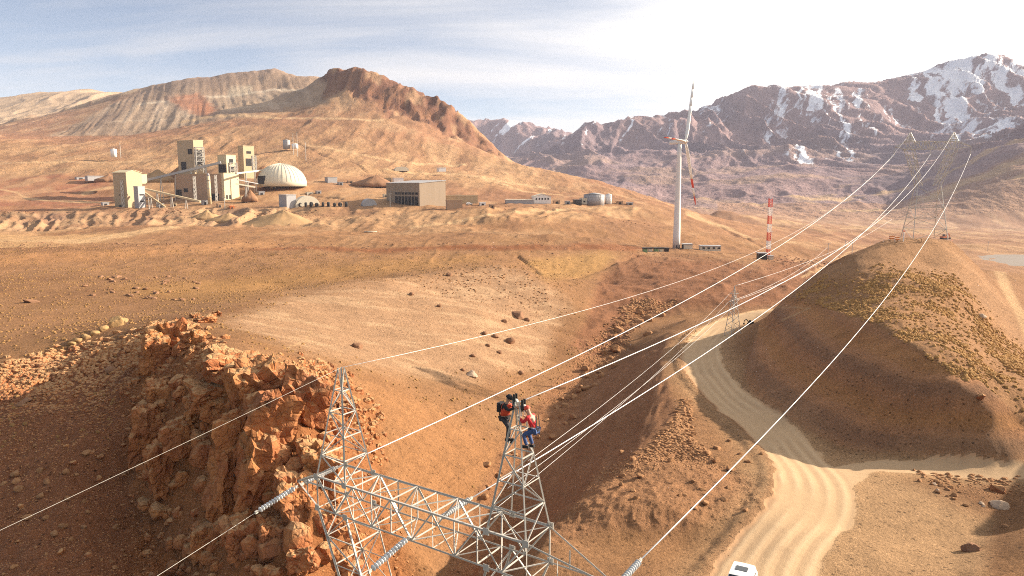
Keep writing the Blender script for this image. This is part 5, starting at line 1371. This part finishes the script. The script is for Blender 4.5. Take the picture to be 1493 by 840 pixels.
bld('site_cabin', 'small white cabin on the slope above the red bank', 640, 249, 3, 10, 4, 15, WHITE, 'flat', Y0=980)
bld('fabric_tent', 'white tent on the slope above the workshop', 576, 248, 2, 20, 5, 10, PALEW, 'arch', Y0=980)
bld('site_cabin', 'white cabin left of the crusher house', 128, 262, 3, 18, 5, 15, GREY, 'flat', Y0=850)
bld('fabric_tent', 'pale tent roof in the yard before the dome', 256, 263, 2, 16, 4, 12, PALEW, 'arch', Y0=735)
bld('long_shed', 'long low cream roofed shed left of the white office', 738, 297, 2, 40, 5, 6, GREY, 'flat', PALEW)
bld('white_office', 'white two storey office block with a row of dark windows', 778, 297, 3, 25, 10, 10, WHITE, 'gable', PALEW, wins=tuple(('r', .12 + .17 * i, .2 + .17 * i, .55, .8) for i in range(5)))
bld('dark_container', 'dark container between the office and the tanks', 838, 298, 3, 10, 6, 14, DARK, 'flat')
bld('tank_house', 'pale grey building beside the storage tanks', 848, 297, 3, 26, 7, 10, PALEW, 'flat', wins=tuple(('r', .1 + .2 * i, .2 + .2 * i, .3, .6) for i in range(4)))
def tank(px, py, wpx, hpx, label, mat=WHITE, Y0=None, group='storage tanks'):
    if Y0: g = Vector(P(px, py, Y=Y0)); k = Y0 / F
    else: g, k = anchor(px, py)
    o = thing('storage_tank', g, 0, label, 'tank', group); r = wpx * k / 2
    m = MB(); m.cyl((0, 0, -2), (0, 0, hpx * k), r, r, 24); m.obj('shell', mat, o, True)
    m = MB(); m.cyl((0, 0, hpx * k), (0, 0, hpx * k * 1.06 + r * .12), r * 1.02, r * .1, 24); m.obj('roof', mat, o, True)
    for s in (.33, .66): m = MB(); m.cyl((0, 0, hpx * k * s), (0, 0, hpx * k * s + .3), r * 1.01, r * 1.01, 24); m.obj('hoop', mat, o, True)
    m = MB(); m.bar((r * .5, -r * .92, -1), (r * .5, -r * .92, hpx * k), .4); m.obj('ladder', GREY, o)
tank(866, 297, 30, 13, 'wide pale grey storage tank beside the tank house', GREY)
tank(887, 297, 9, 13, 'narrow bright white tank at the end of the terrace')
tank(166, 227, 8, 9, 'white water tank alone on the hillside above the crusher house', WHITE, 1000)
tank(418, 215, 10, 10, 'grey water tank high above the dome', GREY, 1050)
tank(430, 215, 9, 5, 'low white tank next to the grey tank above the dome', WHITE, 1050)
for px, py, h, Yd, lb in ((428, 226, 30, 1020, 'tall dark pole left of two above the dome'), (434, 228, 33, 1010, 'tall dark pole right of two above the dome'), (446, 232, 24, 980, 'short dark pole below the water tanks'), (176, 228, 20, 990, 'thin pole beside the white water tank'),
                          (419, 304, 18, 640, 'slim white light pole at the dark shed'), (569, 303, 20, 640, 'slim white light pole at the workshop corner'), (300, 268, 12, 735, 'thin yard pole behind the mill building'), (328, 306, 18, 640, 'thin light pole before the mill building'), (218, 312, 24, 610, 'thin pole below the crusher house')):
    g = Vector(P(px, py, Y=Yd)); k = Yd / F; o = thing('yard_pole', g, 0, lb, 'pole', 'poles of the mine')
    m = MB(); m.cyl((0, 0, -2), (0, 0, h * k), .35, .25, 8); m.obj('pole', STEEL, o); m = MB(); m.box((0, 0, h * k), (3.0, .5, .4)); m.obj('cross_head', STEEL, o)
_t = MB()
for r0, r1, y0, y1 in ((1.0, 1.0, -.5, .5),):
    pr = [(.55, -.5), (.9, -.5), (1.0, -.3), (1.0, .3), (.9, .5), (.55, .5)]
    rs = [[(p[0] * math.cos(2 * math.pi * j / 16), p[1], p[0] * math.sin(2 * math.pi * j / 16)) for p in pr] for j in range(17)]
    n_ = len(pr)
    for j in range(16):
        _t.add(rs[j] + rs[j + 1], [(i, (i + 1) % n_, n_ + (i + 1) % n_, n_ + i) for i in range(n_)])
TYRE = _t.mesh('tyre', RUBBER, True)
for i, px in enumerate((438, 446, 454, 462, 471, 479, 488, 496, 505)):
    g, k = anchor(px, 301.5); s = (3.1 + (i % 3) * .3) * k
    o = put('truck_tyre', TYRE, None, g + Vector((0, 0, s * .85)), (0, 0, R(62 + 37 * i % 50)), (s, s * .95, s)); tag(o, 'black giant haul truck tyre standing in the row beside the arched shelter', 'tyre', 'row of haul truck tyres')
def vehicle(name, label, px, py, wpx, rz, mat, cat='car', Y0=None):
    g, k = anchor(px, py, 100) if Y0 is None else (Vector(P(px, py, Y=Y0)), Y0 / F)
    L_ = max(4.4, wpx * k); s = L_ / 4.6
    return car(name, label, g, rz, mat, cat, s)
def car(name, label, g, rz, mat, cat='car', s=1.0, group=None):
    o = thing(name, g, rz, label, cat, group)
    pr = [(-2.3, .45), (-2.32, .75), (-2.2, .98), (-2.05, 1.02), (-1.75, 1.62), (-1.45, 1.72), (.1, 1.74), (.45, 1.66), (1.05, 1.10), (1.95, .98), (2.22, .85), (2.3, .6), (2.25, .42)]
    m = MB(); rs = []
    for y, ins, dz_ in ((-.92, .06, 0), (-.86, 0, 0), (-.5, 0, .02), (.0, 0, .03), (.5, 0, .02), (.86, 0, 0), (.92, .06, 0)):
        ring = []
        for x, z in pr:
            t = max(0, (z - 1.0) / .74); yy = y * (1 - .17 * t); ring.append((x * (1 - ins * .3) * s, yy * s, (z + dz_ * (z > .9)) * s))
        rs.append(ring)
    m.rings(rs); body = m.obj('body', mat, o, False)
    gl = MB(); gl.add([tuple(c * s for c in q) for q in ((.47, -.72, 1.655), (.47, .72, 1.655), (1.03, .82, 1.135), (1.03, -.82, 1.135))], [(0, 3, 2, 1)]); 
    gl.v = [(x + .03 * s, y, z + .03 * s) for x, y, z in gl.v]; gl.obj('windscreen', GLASSD, o)
    gl = MB(); gl.add([tuple(c * s for c in q) for q in ((-1.76, -.70, 1.60), (-1.76, .70, 1.60), (-2.05, .8, 1.05), (-2.05, -.8, 1.05))], [(0, 1, 2, 3)]); gl.v = [(x - .03 * s, y, z + .02 * s) for x, y, z in gl.v]; gl.obj('rear_window', GLASSD, o)
    for sy in (-1, 1):
        for x0, x1 in ((-1.6, -.75), (-.68, .15), (.2, .75)):
            top = 1.6; gl = MB(); yt = .925 - .155 * .6 / .74; yb = .925 - .02
            q = [(x0, sy * yb, 1.08), (x1, sy * yb, 1.08), (x1 if x1 < .5 else x1 - .35, sy * yt, 1.55), (x0 + (.08 if x0 < -1 else 0), sy * yt, 1.55)]
            gl.add([tuple(c * s for c in p) for p in q], [(0, 1, 2, 3) if sy < 0 else (3, 2, 1, 0)]); gl.obj('side_window', GLASSD, o)
        m = MB(); m.box((2.2 * s, sy * .68 * s, .8 * s), (.16 * s, .36 * s, .16 * s)); m.obj('headlight', GLASSY, o)
        m = MB(); m.box((-2.27 * s, sy * .76 * s, .9 * s), (.08 * s, .2 * s, .3 * s)); m.obj('tail_light', RED, o)
        m = MB(); m.box((.72 * s, sy * 1.02 * s, 1.08 * s), (.14 * s, .22 * s, .16 * s)); m.obj('mirror', mat, o)
        for x in (-1.4, 1.42):
            w = put('wheel', TYRE, o, (x * s, sy * .82 * s, .36 * s), (0, 0, 0), (.36 * s, .24 * s, .36 * s)); m = MB(); m.cyl((0, -.42, 0), (0, .42, 0), .56, .56, 12); m.obj('rim', STEEL, w)
    m = MB(); m.box((-.55 * s, 0, 1.775 * s), (.7 * s, .9 * s, .03 * s)); m.obj('sunroof', GLASSD, o)
    for x in (-2.3, 2.3): m = MB(); m.box((x * s, 0, .52 * s), (.12 * s, 1.6 * s, .2 * s)); m.obj('bumper', DARK, o)
    return o
GLASSD = plain('tinted_glass', (0.03, 0.035, 0.04), 0.08, 0, 0.05, 2.0, spec=0.8)
CARW = plain('white_car_paint', (0.78, 0.77, 0.74), 0.3, 0, 0.04, 2.0, spec=0.6)
g = gpix(1078, 866, 20); car('parked_car', 'white car with dark sunroof on the edge of the near dirt road', g, R(242), CARW)
vehicle('parked_car', 'small white car in the upper yard behind the tyres', 510, 284, 9, R(10), CARW, Y0=760)
vehicle('parked_car', 'white pickup shaped car beside the brown container', 684, 299, 10, R(15), CARW)
vehicle('parked_car', 'white car parked at the workshop front corner', 646, 296, 9, R(170), CARW)
# pipes laid out below the terrace
g, k = anchor(541, 338); o = thing('pipe_bundle', g, R(4), 'bundle of pale pipes lying on the slope below the workshop', 'pipes')
for i in range(5): m = MB(); m.cyl((-9 * k + i * .6, i * 1.3 * k - 2, .5 * k), (9 * k - i * 1.5, i * 1.3 * k - 2, .5 * k), .55 * k, n=10); m.obj('pipe', PALEW, o, True)
# small things round the turbine foot
for px, wd, mt_, lb in ((938, 6, GREEN, 'green skip at the end of the row by the turbine'), (946, 5, PALEW, 'pale crate beside the green skip by the turbine'), (954, 6, GREEN, 'green bin in the middle of the turbine row'), (962, 5, PALEW, 'pale box next to the green bin by the turbine'), (969, 6, DARK, 'dark generator box close to the turbine foot')):
    bld('site_bin', lb, px, 367, 1.5, wd, 4.0, 16, mt_, 'flat', DARK, cat='container', group='bins by the turbine', sink=.5, ylo=200)
bld('switch_cabin', 'pale switch cabin with dark door right of the turbine foot', 997, 363, 3, 12, 6.0, 14, PALEW, 'flat', GREY, doors=(('l', .2, .8, 0, .9),), sink=.5, ylo=200)
bld('trailer_cabin', 'long pale trailer cabin between turbine and mast', 1021, 365, 2, 28, 5.5, 8, PALEW, 'flat', GREY, wins=tuple(('r', .1 + .25 * i, .22 + .25 * i, .4, .8) for i in range(4)), sink=.5, ylo=200)
bld('dark_container', 'dark container with pale end at the mast foot', 1106, 378, 3, 11, 8, 20, DARK, 'flat', GREY, sink=.5, ylo=200)
bld('equipment_box', 'small pale equipment box under the mast', 1121, 378, 2, 6, 4, 20, PALEW, 'flat', GREY, sink=.5, ylo=200)
# machine by the small tower, rig and barriers on the hill top
def digger(px, py, wpx, rz, label, mat, ylo):
    g = gpix(px, py, ylo); k = g.y / F; s = wpx * k / 4.2
    o = thing('excavator', g, rz, label, 'excavator')
    for sy in (-1, 1):
        m = MB(); m.prism([(-1.3, .1), (-1.1, 0), (1.1, 0), (1.3, .1), (1.3, .45), (1.1, .6), (-1.1, .6), (-1.3, .45)], sy * .75 - .22, sy * .75 + .22); m.v = [tuple(c * s for c in q) for q in m.v]; m.obj('track', RUBBER, o)
    m = MB(); m.prism([(-1.4, .65), (.9, .65), (.9, 1.2), (-1.2, 1.35), (-1.4, 1.1)], -.9, .9); m.v = [tuple(c * s for c in q) for q in m.v]; m.obj('body', mat, o)
    m = MB(); m.prism([(.0, 1.2), (.95, 1.2), (.85, 2.1), (.1, 2.15)], .1, .85); m.v = [tuple(c * s for c in q) for q in m.v]; m.obj('cab', DARK, o)
    a, b, c, d = [Vector(q) * s for q in ((.8, -.2, 1.1), (2.0, -.2, 2.5), (3.1, -.2, 1.9), (3.2, -.2, .6))]
    m = MB(); m.bar(a, b, .32 * s); m.bar(b, c, .28 * s); m.obj('boom', mat, o); m = MB(); m.bar(c, d, .22 * s); m.obj('stick', mat, o)
    m = MB(); m.prism([(2.9, .6), (3.6, .7), (3.5, .05), (3.0, .1)], -.55, .2); m.v = [tuple(c_ * s for c_ in q) for q in m.v]; m.obj('bucket', DARK, o)
digger(1094, 473, 13, R(190), 'small dark excavator at the hill foot beside the lattice tower', DARK, 120)
digger(1376, 349, 14, R(20), 'orange excavator at the foot of the hilltop pylon', ORANGE, 120)
for px, py, w_ in ((1300, 350, 8), (1308, 352, 7), (1388, 351, 6)):
    g = gpix(px, py, 120); k = g.y / F; o = thing('safety_barrier', g, R(px % 50), 'orange safety barrier by the hilltop pylon foot', 'barrier', 'barriers on the hilltop')
    for z in (.35, .8): m = MB(); m.box((0, 0, z), (w_ * k, .06, .22)); m.obj('rail', ORANGE, o)
    for x in (-.45, .45): m = MB(); m.box((x * w_ * k, .05, .45), (.1, .1, 1.0)); m.obj('post', WHITE, o)
g = gpix(1317, 352, 120); o = thing('marker_post', g, 0, 'white marker post on the hill top under the pylon', 'post'); m = MB(); m.cyl((0, 0, -.2), (0, 0, 2.2), .12, .1, 10); m.obj('post', WHITE, o); m = MB(); m.box((0, 0, 2.25), (.4, .4, .2)); m.obj('cap', RED, o)
# far poles in the valley
for px, py, h in ((1242, 372, 20), (1232, 366, 16), (1207, 372, 18), (1440, 366, 14)):
    g = gpix(px, py, 250); k = g.y / F; o = thing('utility_pole', g, 0, 'thin utility pole in the valley behind the cut hill', 'pole', 'utility poles in the valley')
    m = MB(); m.cyl((0, 0, -1), (0, 0, h * k), .3, .2, 8); m.obj('pole', STEEL, o); m = MB(); m.box((0, 0, h * k * .92), (3.5, .25, .25)); m.obj('cross_arm', STEEL, o)
# tailings pond right of the hill
g = gpix(1460, 380, 250); m = MB(); zp = g.z + .6
rs_ = [(g.x - 38, g.y - 55, zp), (g.x + 140, g.y - 55, zp), (g.x + 170, g.y + 55, zp), (g.x - 20, g.y + 60, zp)]
m.add(rs_ + [(q[0], q[1], q[2] - 4) for q in rs_], [(0, 1, 2, 3), (0, 4, 5, 1), (1, 5, 6, 2), (2, 6, 7, 3), (3, 7, 4, 0)])
po = m.obj('pond', plain('pond_water', (0.19, 0.145, 0.105), .6, 0, .1, .05)); po['kind'] = 'structure'

# ------------------------------------------------------------------ two linemen on the right-hand peak
SKIN = plain('skin', (0.42, 0.24, 0.16), .6, 0, .05, 8); JACK_R = plain('red_jacket', (0.55, 0.025, 0.03), .8, 0, .15, 6, .01); JEAN = plain('blue_trousers', (0.05, 0.085, 0.20), .85, 0, .2, 8, .01)
BLACK = plain('black_clothing', (0.022, 0.02, 0.022), .85, 0, .2, 8, .01); DTROU = plain('dark_trousers', (0.045, 0.04, 0.045), .85, 0, .2, 8, .01); VEST = plain('red_orange_vest', (0.58, 0.07, 0.03), .8, 0, .15, 6, .01)
def skin(name, chains, mat, parent, sub=2):
    """chains: list of [(x,y,z,r),...]; points shared by coordinates are joined"""
    vs = []; rad = []; es = []; ix = {}
    for ch in chains:
        prev = None
        for x, y, z, r in ch:
            kx = (round(x, 4), round(y, 4), round(z, 4))
            if kx not in ix: ix[kx] = len(vs); vs.append((x, y, z)); rad.append(r)
            if prev is not None and prev != ix[kx]: es.append((prev, ix[kx]))
            prev = ix[kx]
    me = bpy.data.meshes.new(name); me.from_pydata(vs, es, []); me.materials.append(mat)
    o = link(bpy.data.objects.new(name, me), parent)
    md = o.modifiers.new('skin', 'SKIN'); md.use_smooth_shade = True
    sv = me.skin_vertices[0].data
    for i, r in enumerate(rad):
        rr = r if isinstance(r, tuple) else (r, r); sv[i].radius = rr; sv[i].use_root = (i == 0)
    s2 = o.modifiers.new('sub', 'SUBSURF'); s2.levels = sub; s2.render_levels = sub
    return o
def hand(arm, fwd, chains):
    h = Vector(arm); f = Vector(fwd).normalized(); sd = f.cross(Vector((0, 0, 1))).normalized(); 
    palm = h + f * .08
    chains.append([(*h, .032), (*palm, (.042))])
    for i, L_ in enumerate((.07, .085, .08, .062)):
        b = palm + sd * (-.03 + .02 * i); k_ = b + f * L_ * .6; t = k_ + f * L_ * .25 + Vector((0, 0, -L_ * .5))
        chains.append([(*palm, .042), (*b, .011), (*k_, .0095), (*t, .008)])
    th = h + f * .03 - sd * .03; chains.append([(*h, .032), (*th, .013), (*(th + f * .04 - sd * .02), .010)])
def person(loc, rz, label, pose, top, legs_m, helmet_m, extra=None):
    """x forward, z up, origin at the pelvis"""
    o = thing('person', loc, rz, label, 'person', 'linemen working on the pylon')
    J = pose; B = []
    pel, ch, nk, hd = (0, 0, 0), J['chest'], J['neck'], J['head']
    B.append([(*pel, (.15, .11)), (*(Vector(pel).lerp(Vector(ch), .45)), (.135, .10)), (*ch, (.17, .12)), (*nk, .06), (*hd, (.085, .10)), (*(Vector(hd) + (Vector(hd) - Vector(nk)).normalized() * .12), .075)])
    cl_top, cl_leg = [], []
    cl_top.append([(*(Vector(pel) + Vector((0, 0, .02))), (.165, .125)), (*(Vector(pel).lerp(Vector(ch), .5)), (.155, .12)), (*ch, (.19, .14)), (*(Vector(ch).lerp(Vector(nk), .8)), .085)])
    for s in ('l', 'r'):
        hp, kn, an, toe = J['hip' + s], J['knee' + s], J['ank' + s], J['toe' + s]; sh, el, wr = J['sh' + s], J['el' + s], J['wr' + s]
        B.append([(*pel, (.15, .11)), (*hp, .085), (*kn, .058), (*an, .042), (*toe, .035)])
        B.append([(*ch, (.17, .12)), (*sh, .06), (*el, .045), (*wr, .032)])
        hand(wr, Vector(wr) - Vector(el), B)
        cl_top.append([(*ch, (.19, .14)), (*sh, .078), (*el, .062), (*(Vector(el).lerp(Vector(wr), .92)), .05)])
        cl_leg.append([(*pel, (.165, .125)), (*hp, .105), (*kn, .078), (*(Vector(kn).lerp(Vector(an), .95)), .066)])
        m = MB(); a = Vector(an); t = Vector(toe); d = (t - a); d = d.normalized()
        m.bar(a - d * .07 - Vector((0, 0, .03)), t + d * .06 - Vector((0, 0, .01)), .10, .10); bo = m.obj('boot', BLACK, o)
    skin('body', B, SKIN, o)
    skin('jacket', cl_top, top, o); skin('trousers', cl_leg, legs_m, o)
    # helmet with brim, face features
    H_ = Vector(hd); fx = J['face']; up_ = (Vector(hd) - Vector(nk)).normalized(); f = (Vector(fx) - up_ * Vector(fx).dot(up_)).normalized(); sd = up_.cross(f)
    m = MB(); rs = []
    for i in range(6):
        t = R(90) * i / 5.2; rs.append([H_ + up_ * (.055 + .125 * math.sin(t)) + (f * .125 * math.cos(a) + sd * .112 * math.sin(a)) * math.cos(t) for a in [2 * math.pi * j / 16 for j in range(16)]])
    m.rings(rs); he = m.obj('helmet', helmet_m, o, True)
    m = MB(); m.rings([[H_ + up_ * .05 + (f * (.13 + (.05 if math.cos(a) > 0 else .01) * abs(math.cos(a))) * math.cos(a) + sd * .125 * math.sin(a)) for a in [2 * math.pi * j / 16 for j in range(16)]], [H_ + up_ * .065 + (f * (.13 + (.05 if math.cos(a) > 0 else .01) * abs(math.cos(a))) * math.cos(a) + sd * .125 * math.sin(a)) for a in [2 * math.pi * j / 16 for j in range(16)]]]); m.obj('brim', helmet_m, he)
    m = MB(); m.cyl(H_ + f * .085 - up_ * .005, H_ + f * .125 - up_ * .025, .014, .017, 8); m.obj('nose', SKIN, o, True)
    for s in (-1, 1):
        m = MB(); m.cyl(H_ + f * .088 + sd * .033 * s + up_ * .02, H_ + f * .099 + sd * .033 * s + up_ * .02, .013, .011, 8); m.obj('eye', BLACK, o, True)
        m = MB(); m.cyl(H_ + sd * .085 * s, H_ + sd * .105 * s, .032, .026, 8); m.obj('ear', SKIN, o, True)
    m = MB(); m.box(H_ + f * .092 - up_ * .06, (.02, .05, .012)); m.obj('mouth', plain('lips_%d' % len(MATS), (.3, .12, .1), .6), o)
    if extra: extra(o)
    return o
def harness(o):
    m = MB(); m.cyl((0, 0, -.04), (0, 0, .04), .185, .185, 16); m.v = [(x, y, z) for x, y, z in m.v]; m.obj('belt', BLACK, o)
    for y in (-.1, .1): m = MB(); m.bar((-.15, y, .05), (-.12, y * .9, .52), .05, .02); m.obj('strap', BLACK, o)
PEAK = npt(4.5, 0, 23.35)
# worker in black and red, standing tall on the side towards the left peak
poseA = dict(chest=(.10, 0, .40), neck=(.15, 0, .58), head=(.20, 0, .70), face=(1, 0, -.2),
             shl=(.12, .19, .47), ell=(.30, .24, .30), wrl=(.52, .14, .38), shr=(.12, -.19, .47), elr=(.32, -.22, .34), wrr=(.54, -.10, .46),
             hipl=(0, .10, -.05), kneel=(.10, .12, -.47), ankl=(.04, .12, -.88), toel=(.20, .13, -.92), hipr=(0, -.10, -.05), kneer=(.30, -.12, -.34), ankr=(.26, -.12, -.72), toer=(.42, -.12, -.74))
def vest(o):
    harness(o)
    m = MB(); rs = []
    for t, a_, b_ in ((.08, .175, .15), (.25, .175, .16), (.42, .2, .17), (.5, .17, .13)):
        rs.append([(.10 * t / .4 + a_ * math.cos(q) * .95, b_ * 1.25 * math.sin(q), t) for q in [2 * math.pi * j / 16 for j in range(16)]])
    m.rings(rs); m.obj('vest', VEST, o, True)
    m = MB(); m.box((-.16, 0, .34), (.16, .28, .34)); m.obj('tool_bag', BLACK, o)
beam_x = Vector((math.cos(LINE_RZ), math.sin(LINE_RZ), 0))
person(PEAK - beam_x * .62 + Vector((0, -.05, -.62)), LINE_RZ, 'lineman in black with red vest and tool bag standing on the pylon peak', poseA, BLACK, DTROU, BLACK, vest)
poseB = dict(chest=(.14, 0, .36), neck=(.22, 0, .52), head=(.28, 0, .64), face=(1, 0, -.25),
             shl=(.16, .20, .43), ell=(.34, .25, .24), wrl=(.50, .12, .36), shr=(.16, -.20, .43), elr=(.30, -.30, .22), wrr=(.50, -.16, .34),
             hipl=(0, .11, -.04), kneel=(.36, .16, -.22), ankl=(.22, .14, -.62), toel=(.38, .15, -.65), hipr=(0, -.11, -.04), kneer=(.34, -.18, -.28), ankr=(.16, -.15, -.66), toer=(.32, -.16, -.70))
person(PEAK + beam_x * .66 + Vector((0, -.05, -.85)), LINE_RZ + math.pi, 'lineman in red jacket, red helmet and blue trousers crouching on the pylon peak', poseB, JACK_R, JEAN, RED, harness)
# working clutter at the peak: pulley block, bars
for dx, dz_, lb in ((-.15, .25, 'steel pulley block fixed at the manned peak'), (.2, .1, 'small steel clamp hanging from the manned peak')):
    o = thing('pulley_block', PEAK + beam_x * dx + Vector((0, 0, dz_ - .25)), LINE_RZ, lb, 'pulley', 'tools on the peak')
    m = MB(); m.cyl((0, -.06, 0), (0, .06, 0), .11, .11, 14); m.obj('sheave', STEEL, o, True); m = MB(); m.box((0, .07, .08), (.1, .02, .42)); m.box((0, -.07, .08), (.1, .02, .42)); m.obj('cheek', DARK, o)

# spoil heaps below the terrace and clutter in the yards
for a_ in ((405, 334, 150, 27, 'big brown spoil heap with a shaded side under the tyre row', EARTH, 520), (268, 350, 90, 13, 'low brown spoil heap on the sandy bench', EARTH, 430), (690, 322, 46, 14, 'dark earth heap under the brown container', EARTHR, 560), (300, 318, 46, 12, 'tan heap in front of the mill building', EARTH, 560), (330, 322, 60, 12, 'tan spoil tongue below the dust stack', EARTH, 545)):
    pile(*a_)
for i, (px, py, a, b, h, mt_, lb) in enumerate(((232, 303, 2, 6, 5, GREY, 'small grey kiosk under the long conveyor'), (252, 301, 2, 5, 4, TAN, 'tan box beside the conveyor trestles'), (296, 299, 2, 6, 6, GREY, 'grey pump house left of the dust stack'), (318, 303, 2, 5, 5, BROWNC, 'brown hopper box under the mill building'), (336, 305, 2, 5, 4, ORANGE, 'orange loader box below the mill end wall'),
        (352, 292, 2, 6, 5, CREAM, 'cream box between mill and ore pile'), (378, 285, 2, 7, 5, GREY, 'grey drive house under the dome conveyor'), (396, 276, 2, 6, 4, TAN, 'tan box before the dome'), (448, 285, 2, 8, 4, PALEW, 'pale container behind the arched shelter'), (462, 283, 2, 6, 4, GREY, 'grey container behind the arched shelter'),
        (494, 270, 2, 6, 4, GREY, 'grey box on the upper yard beside the dark shed'), (508, 267, 2, 7, 3, BROWNC, 'brown rack on the upper yard'), (560, 288, 2, 6, 4, PALEW, 'pale cabin behind the workshop wall'), (665, 290, 2, 8, 5, TAN, 'tan cabin behind the brown container'), (700, 300, 2, 8, 4, WHITE, 'white cabin between brown container and long shed'), (715, 303, 2, 6, 4, BROWNC, 'brown box between white cabin and long shed'),
        (808, 297, 2, 8, 4, BROWNC, 'red brown shed beside the white office'), (825, 298, 2, 6, 4, GREY, 'grey box between office and dark container'), (900, 298, 2, 8, 4, BROWNC, 'brown box past the white tank'), (915, 299, 2, 8, 3, GREY, 'grey rack at the end of the tank terrace'), (150, 300, 2, 7, 4, GREY, 'grey hut left of the crusher house'), (112, 262, 2, 9, 3, GREY, 'grey shed left of the low red mound'))):
    bld('site_box', lb, px, py, a, b, h, 14, mt_, 'flat', mt_, cat='container', group='clutter of the mine yards', doors=(('r', .3, .7, 0, .7),), ylo=480)
for px, py, Yd, w_, h_ in ((285, 292, 672, 3, 34), (316, 292, 668, 2.5, 36), (180, 304, 648, 3, 40)):
    g = Vector(P(px, py, Y=Yd)); k = Yd / F
    o = thing('stair_tower', g, R(35), ('open steel stair tower on the %s' % {285: 'long side of the mill building', 316: 'mill wall beside the dust stack', 180: 'shaded wall of the crusher house'}[px]), 'stairs')
    for c in ((-1, -1), (1, -1), (1, 1), (-1, 1)): m = MB(); m.bar((c[0] * w_ * k / 2, c[1] * w_ * k / 2, -1), (c[0] * w_ * k / 2, c[1] * w_ * k / 2, h_ * k), .35); m.obj('post', STEEL, o)
    for l in range(6):
        z = h_ * k * (l + 1) / 6; m = MB(); m.box((0, 0, z), (w_ * k, w_ * k, .3)); m.obj('landing', STEEL, o)
        m = MB(); m.bar((-w_ * k / 2, -w_ * k / 2, z - h_ * k / 6), (w_ * k / 2, -w_ * k / 2, z), .4, .9); m.obj('flight', STEEL, o)
